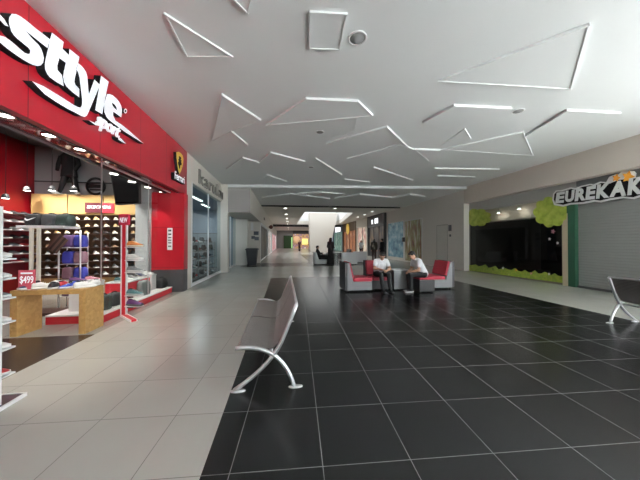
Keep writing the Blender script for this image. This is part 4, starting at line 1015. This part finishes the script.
b = MB(); b.box(-.31, -.285, -.9, -.55, 3.3, 3.8); b.box(-.31, -.285, -.35, -.05, 3.3, 3.8); b.box(-.31, -.285, .5, .62, 3.3, 3.75); b.box(-.31, -.285, .75, .87, 3.3, 3.75); b.build('sign_glyph', white_sign, t)
shopfront('pale stone fronted shop between the dark and the orange one', 9.195, -1, 26.6, 30.6, 3.2, pale, lit('lit_pale', [(.10, .05, .04), (.5, .45, .36), (.28, .08, .07), (.7, .68, .6)], .6), 1)
t = shopfront('orange and brown fronted shop with gold emblem', 9.195, -1, 31, 38, 3.0, brown, lit('lit_orange', [(.05, .02, .01), (.26, .10, .045), (.14, .05, .03), (.55, .40, .28)], .7), 3)
b = MB(); b.lathe([(.001, 0), (.75, 0), (.75, .08), (.001, .08)], 24, (-.36, .3, 3.3), 'x'); b.build('emblem', gold, t)
shopfront('shop front with green lit glass and white screen sign', 9.195, -1, 38.4, 45.5, 3.1, bluish, lit('lit_green', [(.02, .05, .05), (.10, .20, .17), (.04, .08, .08), (.65, .8, .72)], 1.0), 4, sign=(white_sign, 39.5, 43.5, 3.15, 4.0))
shopfront('farthest blue grey glass shop front on the right', 9.195, -1, 46, 59, 3.1, bluish, lit('lit_blue', [(.05, .08, .12), (.25, .32, .40), (.10, .14, .2), (.75, .80, .85)], 1.1), 6, sign=(white_sign, 50, 53, 3.2, 3.9))
shopfront('dark glazed shop entrance with white frame behind the bin', -1.945, 1, 19.2, 28.5, 2.8, white_paint, lit('lit_l1', [(.01, .012, .01), (.025, .03, .025), (.10, .10, .08)], .15), 4, ztop=2.94)
shopfront('pale lit shop front farther along the left side', -1.945, 1, 28.8, 37, 2.8, white_paint, lit('lit_l2', [(.3, .3, .3), (.7, .7, .68), (.2, .12, .1), (.85, .85, .8)], .8), 3, ztop=2.94)
shopfront('red and white shop front at the far end of the left side', -1.945, 1, 37.3, 58, 2.8, white_paint, lit('lit_l3', [(.45, .06, .08), (.75, .7, .7), (.55, .1, .12), (.3, .3, .32)], .8), 5, ztop=2.94)
t = thing('hanging_sign', 'small round dark red sign projecting from the left bulkhead', 'sign', (-1.64, 27, 3.05))
b = MB(); b.lathe([(.001, -.05), (.2, -.05), (.2, .05), (.001, .05)], 24, (.3, 0, 0), 'y'); b.build('disc', mat('sign_maroon', (.15, .05, .04), .5), t)
b = MB(); b.box(-.01, .12, -.02, .02, -.02, .02); b.build('bracket', black_plastic, t)
t = thing('wall_grille', 'small dark grille in the left bulkhead before the round sign', 'grille', (-1.65, 22.0, 3.45))
b = MB(); b.box(0, .02, -.5, .5, -.1, .1); b.build('plate', charcoal, t)
for k in range(4):
    b = MB(); b.box(.02, .03, -.45, .45, -.08 + k * .05, -.06 + k * .05); b.build('slat', black_plastic, t)
# end wall things
t = thing('green_wall', 'dark green planted wall at the far end of the corridor', 'planted wall', (.95, 60, 0))
b = MB(); b.box(-1.0, 1.0, -.3, 0, 0, 3.0); b.build('foliage', mat('far_green', (.015, .05, .012), .7, noise=.6, nscale=6), t)
b = MB(); b.box(.75, 1.05, -.36, -.301, .1, 2.6); b.build('lit_strip', mat('green_strip', (.35, .65, .25), .4, emit=.5), t)
t = thing('end_shop', 'bright colourful shop at the far end of the corridor', 'shop front', (4.0, 60, 0))
b = MB(); b.box(-1.85, 1.85, -.2, 0, .0, 3.4); b.build('back_panel', lit('lit_end', [(.10, .03, .03), (.55, .35, .15), (.25, .12, .2), (.85, .8, .7)], .45, 1.5, (1, 1, 1)), t)
b = MB(); b.ell((-1.0, -.5, 2.0), .85, .28, .9); b.build('round_sign', mat('peach', (.72, .45, .25), .5, emit=.25), t)
b = MB(); b.box(.2, 1.6, -.4, -.25, .9, 2.3); b.build('yellow_panel', mat('yellow_lit', (.85, .75, .25), .5, emit=.7), t)
b = MB(); b.box(-1.9, 1.9, -.5, -.01, 3.4, 4.1); b.build('fascia', dk, t)

# ---------------------------------------------------------------- far seats
def block_seat(loc, rz, label, m, cush, w=1.0, L=.9, back=True, name='sofa'):
    t = thing(name, label, 'sofa', loc, rz, 'seats in the middle distance')
    if back: b = MB(); b.prism([(-L / 2, -w / 2, .05), (L / 2, -w / 2, .05), (L / 2, -w / 2, .32), (-L * .22, -w / 2, .32), (-L * .38, -w / 2, .80), (-L / 2, -w / 2, .80)], (0, w, 0))
    else: b = MB(); b.box(-L / 2, L / 2, -w / 2, w / 2, .05, .34)
    b.build('body', m, t)
    b = MB(); b.box(-L * .2 if back else -L * .46, L * .49, -w / 2 + .03, w / 2 - .03, .345, .43); b.build('seat_cushion', cush, t, bevel=.02)
    for x in (-L * .42, L * .42):
        for y in (-w * .42, w * .42):
            b = MB(); b.lathe([(.02, 0), (.025, .055)], 8); b.build('foot', black_plastic, t, (x, y, 0))
    return t
white_wicker = wicker_material('white_wicker', (.72, .72, .72), (.86, .86, .85), 30)
block_seat((2.5, 17.0, 0), 0, 'white lounge seat with a dark clothed person reclining in it', white_wicker, black_fabric, 1.0, 1.0)
block_seat((4.25, 16.6, 0), pi / 2, 'pale grey wicker seat seen from the back behind the red chairs', white_wicker, charcoal, 1.05, .9)
block_seat((5.45, 18.2, 0), pi / 2, 'second pale wicker seat seen from behind, right of the first', white_wicker, charcoal, 1.0, .9)
block_seat((3.75, 21.5, 0), pi, 'dark seat right of the slanted pillar foot', wicker_dark, black_fabric, 1.1, 1.0)
block_seat((5.75, 23.8, 0), pi, 'dark seat in front of the orange shop', wicker_dark, black_fabric, 1.2, 1.1)
t = thing('low_table', 'low black table by the standing woman in dark', 'table', (3.55, 18.6, 0))
b = MB(); b.box(-.4, .4, -.35, .35, .62, .67); b.build('tabletop', black_plastic, t)
for x in (-.36, .36):
    for y in (-.31, .31):
        b = MB(); b.box(x - .025, x + .025, y - .025, y + .025, 0, .62); b.build('leg', black_plastic, t)

# ---------------------------------------------------------------- people
def remesh(b, vox, name, m, parent, it=2, smooth=True):
    bmesh.ops.recalc_face_normals(b.bm, faces=b.bm.faces)
    me = bpy.data.meshes.new('tmp'); b.bm.to_mesh(me); b.bm.free(); ob = bpy.data.objects.new('tmp', me); COL.objects.link(ob)
    r = ob.modifiers.new('r', 'REMESH'); r.mode = 'VOXEL'; r.voxel_size = vox; r.use_smooth_shade = True
    s_ = ob.modifiers.new('s', 'SMOOTH'); s_.factor = .5; s_.iterations = it
    dg = bpy.context.evaluated_depsgraph_get(); nm = bpy.data.meshes.new_from_object(ob.evaluated_get(dg)); bpy.data.objects.remove(ob)
    nm.name = name; nm.materials.clear(); nm.materials.append(m)
    for p in nm.polygons: p.use_smooth = True; p.material_index = 0
    return link(name, nm, parent)
def V(*a): return Vector(a)
def person(label, loc, heading, J, top, bottom, shoes, hair='short', sleeve=.55, long_dress=False, vox=.009, sc=1.0, hold=None, topname='shirt'):
    """J: joints in a frame with +y forward, +x the person's right. heading: rotation about z"""
    t = thing('person', label, 'person', loc, heading); t.scale = (sc, sc, sc)
    pel, ch, nk, hd = J['pelvis'], J['chest'], J['neck'], J['head']
    sp = (nk - pel).normalized(); lat = (J['shR'] - J['shL']).normalized(); latp = (J['hipR'] - J['hipL']).normalized()
    def torso(b, g):
        for s_ in (-1, 1):
            b.capsule(pel + latp * (.065 * s_), ch + lat * (.075 * s_), .098 + g, .098 + g)
            b.capsule(ch + lat * (.07 * s_), J['shR' if s_ > 0 else 'shL'] - lat * (.05 * s_), .095 + g, .06 + g)
        b.capsule(pel, ch, .105 + g, .112 + g); b.capsule(J['shL'] * .8 + J['shR'] * .2, J['shR'] * .8 + J['shL'] * .2, .062 + g, .062 + g)
    def arms(b, g, frac=1.0):
        for k in 'LR':
            S_, E_2, W_ = J['sh' + k], J['el' + k], J['wr' + k]
            if frac <= 1: b.capsule(S_, S_ + (E_2 - S_) * frac, .052 + g, .052 - .010 * frac + g)
            else:
                b.capsule(S_, E_2, .052 + g, .042 + g); b.capsule(E_2, E_2 + (W_ - E_2) * (frac - 1), .042 + g, .042 - .012 * (frac - 1) + g)
    def legs(b, g, f=1.0):
        for k in 'LR':
            H_, K_, A_ = J['hip' + k], J['kn' + k], J['an' + k]
            b.capsule(H_, K_, .082 + g, .055 + g); b.capsule(K_, K_ + (A_ - K_) * f, .055 + g, .036 + g + (.012 if g else 0))
    # head frame
    fw = J.get('face', V(0, 1, 0)).normalized(); rt = fw.cross(V(0, 0, 1)).normalized(); up = rt.cross(fw).normalized()
    HM = Matrix((rt, fw, up)).transposed()
    hp = lambda x, y, z: hd + rt * x + fw * y + up * z
    b = MB(); torso(b, 0); arms(b, 0, 2.0); legs(b, 0)
    b.capsule(ch + (nk - ch) * .6, hd - up * .05 - fw * .01, .052, .050)
    b.ell(hd + up * .02, .074, .094, .100, M=HM); b.ell(hp(0, .028, -.055), .052, .058, .058, M=HM)
    b.capsule(hp(0, .088, .012), hp(0, .108, -.022), .009, .014)
    for s_ in (-1, 1): b.ell(hp(.076 * s_, -.005, -.005), .012, .022, .032, 10, 8, HM); b.ell(hp(.03 * s_, .082, .036), .024, .014, .010, 10, 8, HM)
    for k in 'LR':   # hands: palm, four fingers, thumb
        E_2, W_ = J['el' + k], J['wr' + k]; d = (W_ - E_2).normalized(); d = J.get('hd' + k, d).normalized()
        n_ = J.get('palm' + k, V(0, -.3, -1)); n_ = (n_ - d * n_.dot(d)).normalized(); sd = d.cross(n_)
        if (sd.dot(lat) > 0) == (k == 'R'): sd = -sd     # thumb side points inwards
        HM2 = Matrix((d, sd, n_)).transposed(); b.ell(W_ + d * .045, .052, .040, .017, 12, 8, HM2)
        for q, (o_, L) in enumerate(((.030, .070), (.010, .080), (-.011, .074), (-.030, .058))):
            p0 = W_ + d * .07 + sd * o_; p1 = p0 + d * L * .5 + n_ * .008; p2 = p1 + (d * .75 + n_ * .65).normalized() * L * .5
            b.capsule(p0, p1, .0095, .0088, 8); b.capsule(p1, p2, .0088, .0075, 8)
        p0 = W_ + d * .025 + sd * .030; p1 = p0 + (d * .7 + sd * .6 + n_ * .3).normalized() * .035; b.capsule(p0, p1, .012, .010, 8); b.capsule(p1, p1 + (d * .95 + n_ * .3).normalized() * .03, .010, .008, 8)
    body_ = remesh(b, min(vox, .0075), 'body', skin, t, 2)
    for s_ in (-1, 1):
        b = MB(); b.ell(hp(.030 * s_, .088, .022), .011, .007, .007, 10, 8, HM); b.build('eye', hair_black, body_)
    b = MB(); b.ell(hp(0, .086, -.058), .022, .007, .006, 10, 8, HM); b.build('mouth', mat('lip', (.32, .10, .09), .5), body_)
    # clothes
    b = MB(); torso(b, .018); arms(b, .018, sleeve)
    for k in 'LR': b.capsule(pel + latp * (.06 if k == 'R' else -.06) - sp * .02, pel + latp * (.05 if k == 'R' else -.05) + sp * .1, .118, .115)
    remesh(b, vox * 1.2, topname, top, t, 3)
    b = MB()
    if long_dress:
        a = pel + V(0, 0, .05); rings = []
        for z, rx, ry in ((a.z, .17, .13), (.7, .20, .16), (.35, .23, .19), (.06, .25, .21)): rings.append([(a.x + rx * cos(2 * pi * k / 20), a.y + ry * sin(2 * pi * k / 20), z) for k in range(20)])
        b.loft(rings)
    legs(b, .016, .93); b.capsule(J['hipL'], J['hipR'], .105, .105); b.capsule(pel, pel + sp * .08, .118, .112)
    remesh(b, vox * 1.2, 'dress' if long_dress else 'trousers', bottom, t, 3)
    # hair
    b = MB(); b.ell(hp(0, -.018, .040), .084, .096, .094, M=HM)
    if hair == 'long': b.capsule(hp(0, -.055, .02), hp(0, -.085, -.16), .075, .07); b.capsule(hp(.06, -.02, 0), hp(.07, -.03, -.15), .03, .035); b.capsule(hp(-.06, -.02, 0), hp(-.07, -.03, -.15), .03, .035)
    elif hair == 'scarf': b.capsule(hp(0, -.03, .02), nk + V(0, -.02, -.06), .088, .12); b.ell(hp(0, -.02, .0), .09, .09, .12, M=HM)
    else: b.ell(hp(0, .035, .085), .068, .062, .036, M=HM); b.capsule(hp(0, -.06, .02), hp(0, -.065, -.03), .062, .05)
    o = remesh(b, vox, 'head_scarf' if hair == 'scarf' else 'hair', top if hair == 'scarf' else hair_black, t, 2)
    # shoes
    for k in 'LR':
        A_ = J['an' + k]; fd = J.get('toe' + k, V(0, 1, 0)).normalized(); a_ = atan2(fd.y, fd.x)
        for nm, pm in SM[shoes][1][:2]:
            o = link(nm, pm, t); o.location = V(A_.x, A_.y, A_.z - .075) - fd * .075; o.rotation_euler = (0, 0, a_); o.scale = (.98, 1.05, 1.0)
    return t
def standing(stride=0.0, armswing=0.0):
    J = dict(pelvis=V(0, 0, .95), chest=V(0, .01, 1.27), neck=V(0, 0, 1.46), head=V(0, .02, 1.585), shL=V(-.175, 0, 1.405), shR=V(.175, 0, 1.405), elL=V(-.215, -.02 + armswing, 1.13), elR=V(.215, -.02 - armswing, 1.13),
             wrL=V(-.20, .07 + armswing * 1.6, .90), wrR=V(.20, .07 - armswing * 1.6, .90), hipL=V(-.09, 0, .92), hipR=V(.09, 0, .92), knL=V(-.095, .03 + stride * .6, .50), knR=V(.095, .03 - stride * .3, .50), anL=V(-.095, stride, .08), anR=V(.095, -stride, .08))
    return J
# person in white, bowed over a paper, on the dark chair
J = dict(pelvis=V(0, 0, .53), chest=V(0, .13, .80), neck=V(0, .21, .955), head=V(0, .285, 1.055), face=V(.15, 1, -.75), shL=V(-.17, .17, .90), shR=V(.17, .17, .90), elL=V(-.24, .28, .66), elR=V(.25, .28, .68),
         wrL=V(-.08, .43, .63), wrR=V(.10, .44, .66), hipL=V(-.10, .02, .50), hipR=V(.10, .02, .50), knL=V(-.13, .46, .51), knR=V(.12, .46, .51), anL=V(-.14, .55, .08), anR=V(.10, .58, .08))
person('person in white short sleeved shirt and black trousers looking down, seated facing us', (2.97, 7.66, 0), pi, J, shirt_white, trouser_black, 'black', vox=.008)
# person in white facing left on the stool
J = dict(pelvis=V(0, 0, .555), chest=V(.0, .16, .83), neck=V(0, .26, .985), head=V(0, .335, 1.085), face=V(.0, 1, -.65), shL=V(-.17, .21, .935), shR=V(.17, .21, .935), elL=V(-.22, .25, .66), elR=V(.22, .25, .66),
         wrL=V(-.07, .42, .60), wrR=V(.07, .43, .60), hipL=V(-.10, .02, .525), hipR=V(.10, .02, .525), knL=V(-.11, .44, .52), knR=V(.11, .41, .52), anL=V(-.12, .45, .08), anR=V(.11, .36, .08))
person('person in white shirt hunched forward on the black stool, facing left', (4.13, 7.12, 0), pi / 2, J, shirt_white, trouser_black, 'black and white', vox=.008)
# middle distance
J = dict(pelvis=V(0, 0, .55), chest=V(0, -.12, .84), neck=V(0, -.16, 1.0), head=V(0, -.12, 1.12), face=V(0, 1, .05), shL=V(-.175, -.14, .95), shR=V(.175, -.14, .95), elL=V(-.27, .0, .74), elR=V(.27, -.02, .76), wrL=V(-.14, .20, .70), wrR=V(.16, .18, .72),
         hipL=V(-.10, .02, .53), hipR=V(.10, .02, .53), knL=V(-.12, .48, .53), knR=V(.12, .48, .53), anL=V(-.12, .80, .08 + .12), anR=V(.12, .82, .08 + .12))
person('dark clothed person leaning back in the white lounge seat', (2.38, 17.0, 0), -pi / 2, J, black_fabric, trouser_black, 'black', sleeve=1.9, vox=.012)
J = standing(); J['wrL'] = V(-.10, .24, 1.12); J['wrR'] = V(.10, .24, 1.10); J['face'] = V(.3, 1, -.1)
person('standing woman in a long dark dress and head scarf before the slanted pillar', (2.98, 16.1, 0), -.8, J, mat('dark_dress', (.02, .012, .014), .8), mat('dark_skirt', (.014, .011, .012), .8), 'black', hair='scarf', sleeve=1.9, long_dress=True, vox=.012, sc=1.03)
person('woman in white top and dark trousers walking by the orange shop', (7.55, 24.2, 0), 2.9, standing(.16, .10), shirt_white, trouser_black, 'white', hair='long', vox=.012, sc=.97)
person('standing person in dark olive clothes before the pale shop', (6.85, 18.7, 0), -.4, standing(.03), mat('olive_top', (.05, .045, .03), .8), mat('brown_trousers', (.06, .035, .03), .8), 'brown', hair='long', sleeve=1.9, vox=.012)
person('standing person all in black before the dark shop', (7.42, 18.5, 0), .6, standing(.02), black_fabric, trouser_black, 'black', sleeve=1.9, vox=.012, sc=1.02)
person('distant person in dark top near the bright end shop', (2.35, 38.5, 0), 2.8, standing(.10, .05), mat('wine_top', (.10, .03, .04), .8), trouser_black, 'white', vox=.014)

# ---------------------------------------------------------------- lights
def area(name, loc, rot, sx, sy, power, col=(1, 1, 1)):
    l = bpy.data.lights.new(name, 'AREA'); l.shape = 'RECTANGLE'; l.size = sx; l.size_y = sy; l.energy = power; l.color = col
    o = link(name, l, None, loc); o.rotation_euler = rot; return o
def spot(name, loc, target, power, ang=1.2, blend=.6, col=(1, .95, .86), r=.06):
    l = bpy.data.lights.new(name, 'SPOT'); l.energy = power; l.spot_size = ang; l.spot_blend = blend; l.shadow_soft_size = r; l.color = col
    o = link(name, l, None, loc); d = Vector(target) - Vector(loc); o.rotation_euler = d.to_track_quat('-Z', 'Y').to_euler(); return o
W_STR, EXPO = 1.0, 0.27
for x, y in ((-5.6, 5.0), (-5.6, 6.6), (-4.2, 3.6), (-4.3, 6.3), (-6.2, 7.4)): spot('shop_spot', (x, y, 3.3), (x, y, 0), 70, 2.1, .8, (1, .96, .9), .12)
for x in (-6.5, -5.9, -5.3, -4.7): spot('rack_spot', (x, 7.1, 3.3), (x, 8.2, 1.6), 170, 1.15)
for y in (5.85, 6.5, 7.2, 7.8): spot('window_spot', (-3.62, y, 2.86), (-3.7, y + .05, .3), 60, 1.2)
spot('pier_spot', (-3.4, 6.9, 2.8), (-3.4, 8.1, 1.4), 25, 1.1)
for y in (3.41, 3.96, 4.49): spot('soffit_spot', (-3.19, y, 2.92), (-3.19, y, 0), 60, 1.3)
area('bag_shop_light', (-4.2, 11, 3.40), (0, 0, 0), 1.0, 3.5, 45, (.88, .95, 1))
area('bag_shop_light', (-4.8, 14.8, 3.40), (0, 0, 0), 1.0, 2.5, 35, (.88, .95, 1))
for i in range(5):
    d = 20.3 + 8.8 * i; spot('corridor_spot', (.12 + .2 * i, d, 4.1), (.12 + .2 * i, d, 0), 55, 2.4, 1.0, (1, .97, .9), .15)
for x, y in ((6.9, 20), (7.9, 24.5), (7.4, 29)): spot('corridor_spot', (x, y, 4.1), (x, y, 0), 150, 2.5, 1.0, (1, .97, .9), .15)
area('end_shop_light', (3, 57, 3.9), (0, 0, 0), 6, 3, 110)
area('shoe_shop_fill', (-5.4, 5.0, 4.15), (0, 0, 0), 2.5, 5, 26, (1, .97, .92))  # added fill light without a fixture, lifts the shop's grey upper wall
for x, y in ((498.5, 213), (519, 209)):
    p = onx(x, y, 9.7); l = bpy.data.lights.new('window_lamp_light', 'POINT'); l.energy = 2.3; l.shadow_soft_size = .05; l.color = (1, .93, .82); link('window_lamp_light', l, None, p - Vector((0, 0, .08)))
# daylight
w = bpy.data.worlds.new('World'); S.world = w; w.use_nodes = True; bg = w.node_tree.nodes['Background']
bg.inputs['Color'].default_value = (.90, .95, 1, 1); bg.inputs['Strength'].default_value = W_STR * 4.6
sl = bpy.data.lights.new('sun', 'SUN'); sl.energy = 95; sl.angle = .02; sl.color = (.95, .98, 1); so = link('sun', sl); so.rotation_euler = Vector((-.5, .12, -.86)).to_track_quat('-Z', 'Y').to_euler()
po = area('daylight_portal', (9.4, -3.0, 2.15), (0, pi / 2, 0), 4.3, 9.6, 1); po.data.cycles.is_portal = True
p2_ = area('daylight_portal', (6.7, -8.1, 2.05), (pi / 2, 0, 0), 5, 4.1, 1); p2_.data.cycles.is_portal = True

# ---------------------------------------------------------------- camera
cam = bpy.data.cameras.new('Camera'); co = link('Camera', cam, None, CAM); cam.sensor_width = 36; cam.lens = CF / 640 * 36
co.rotation_euler = (pi / 2 + CPITCH, 0, -CYAW); cam.clip_start = .05; cam.clip_end = 200
S.camera = co
vs = S.view_settings; vs.view_transform = 'Standard'; vs.look = 'None'; vs.exposure = EXPO; vs.gamma = 1; vs.use_curve_mapping = False
S.cycles.use_denoising = True; S.cycles.max_bounces = 10; S.cycles.diffuse_bounces = 6; S.cycles.transparent_max_bounces = 16; S.cycles.sample_clamp_indirect = 8; S.cycles.caustics_reflective = False; S.cycles.caustics_refractive = False
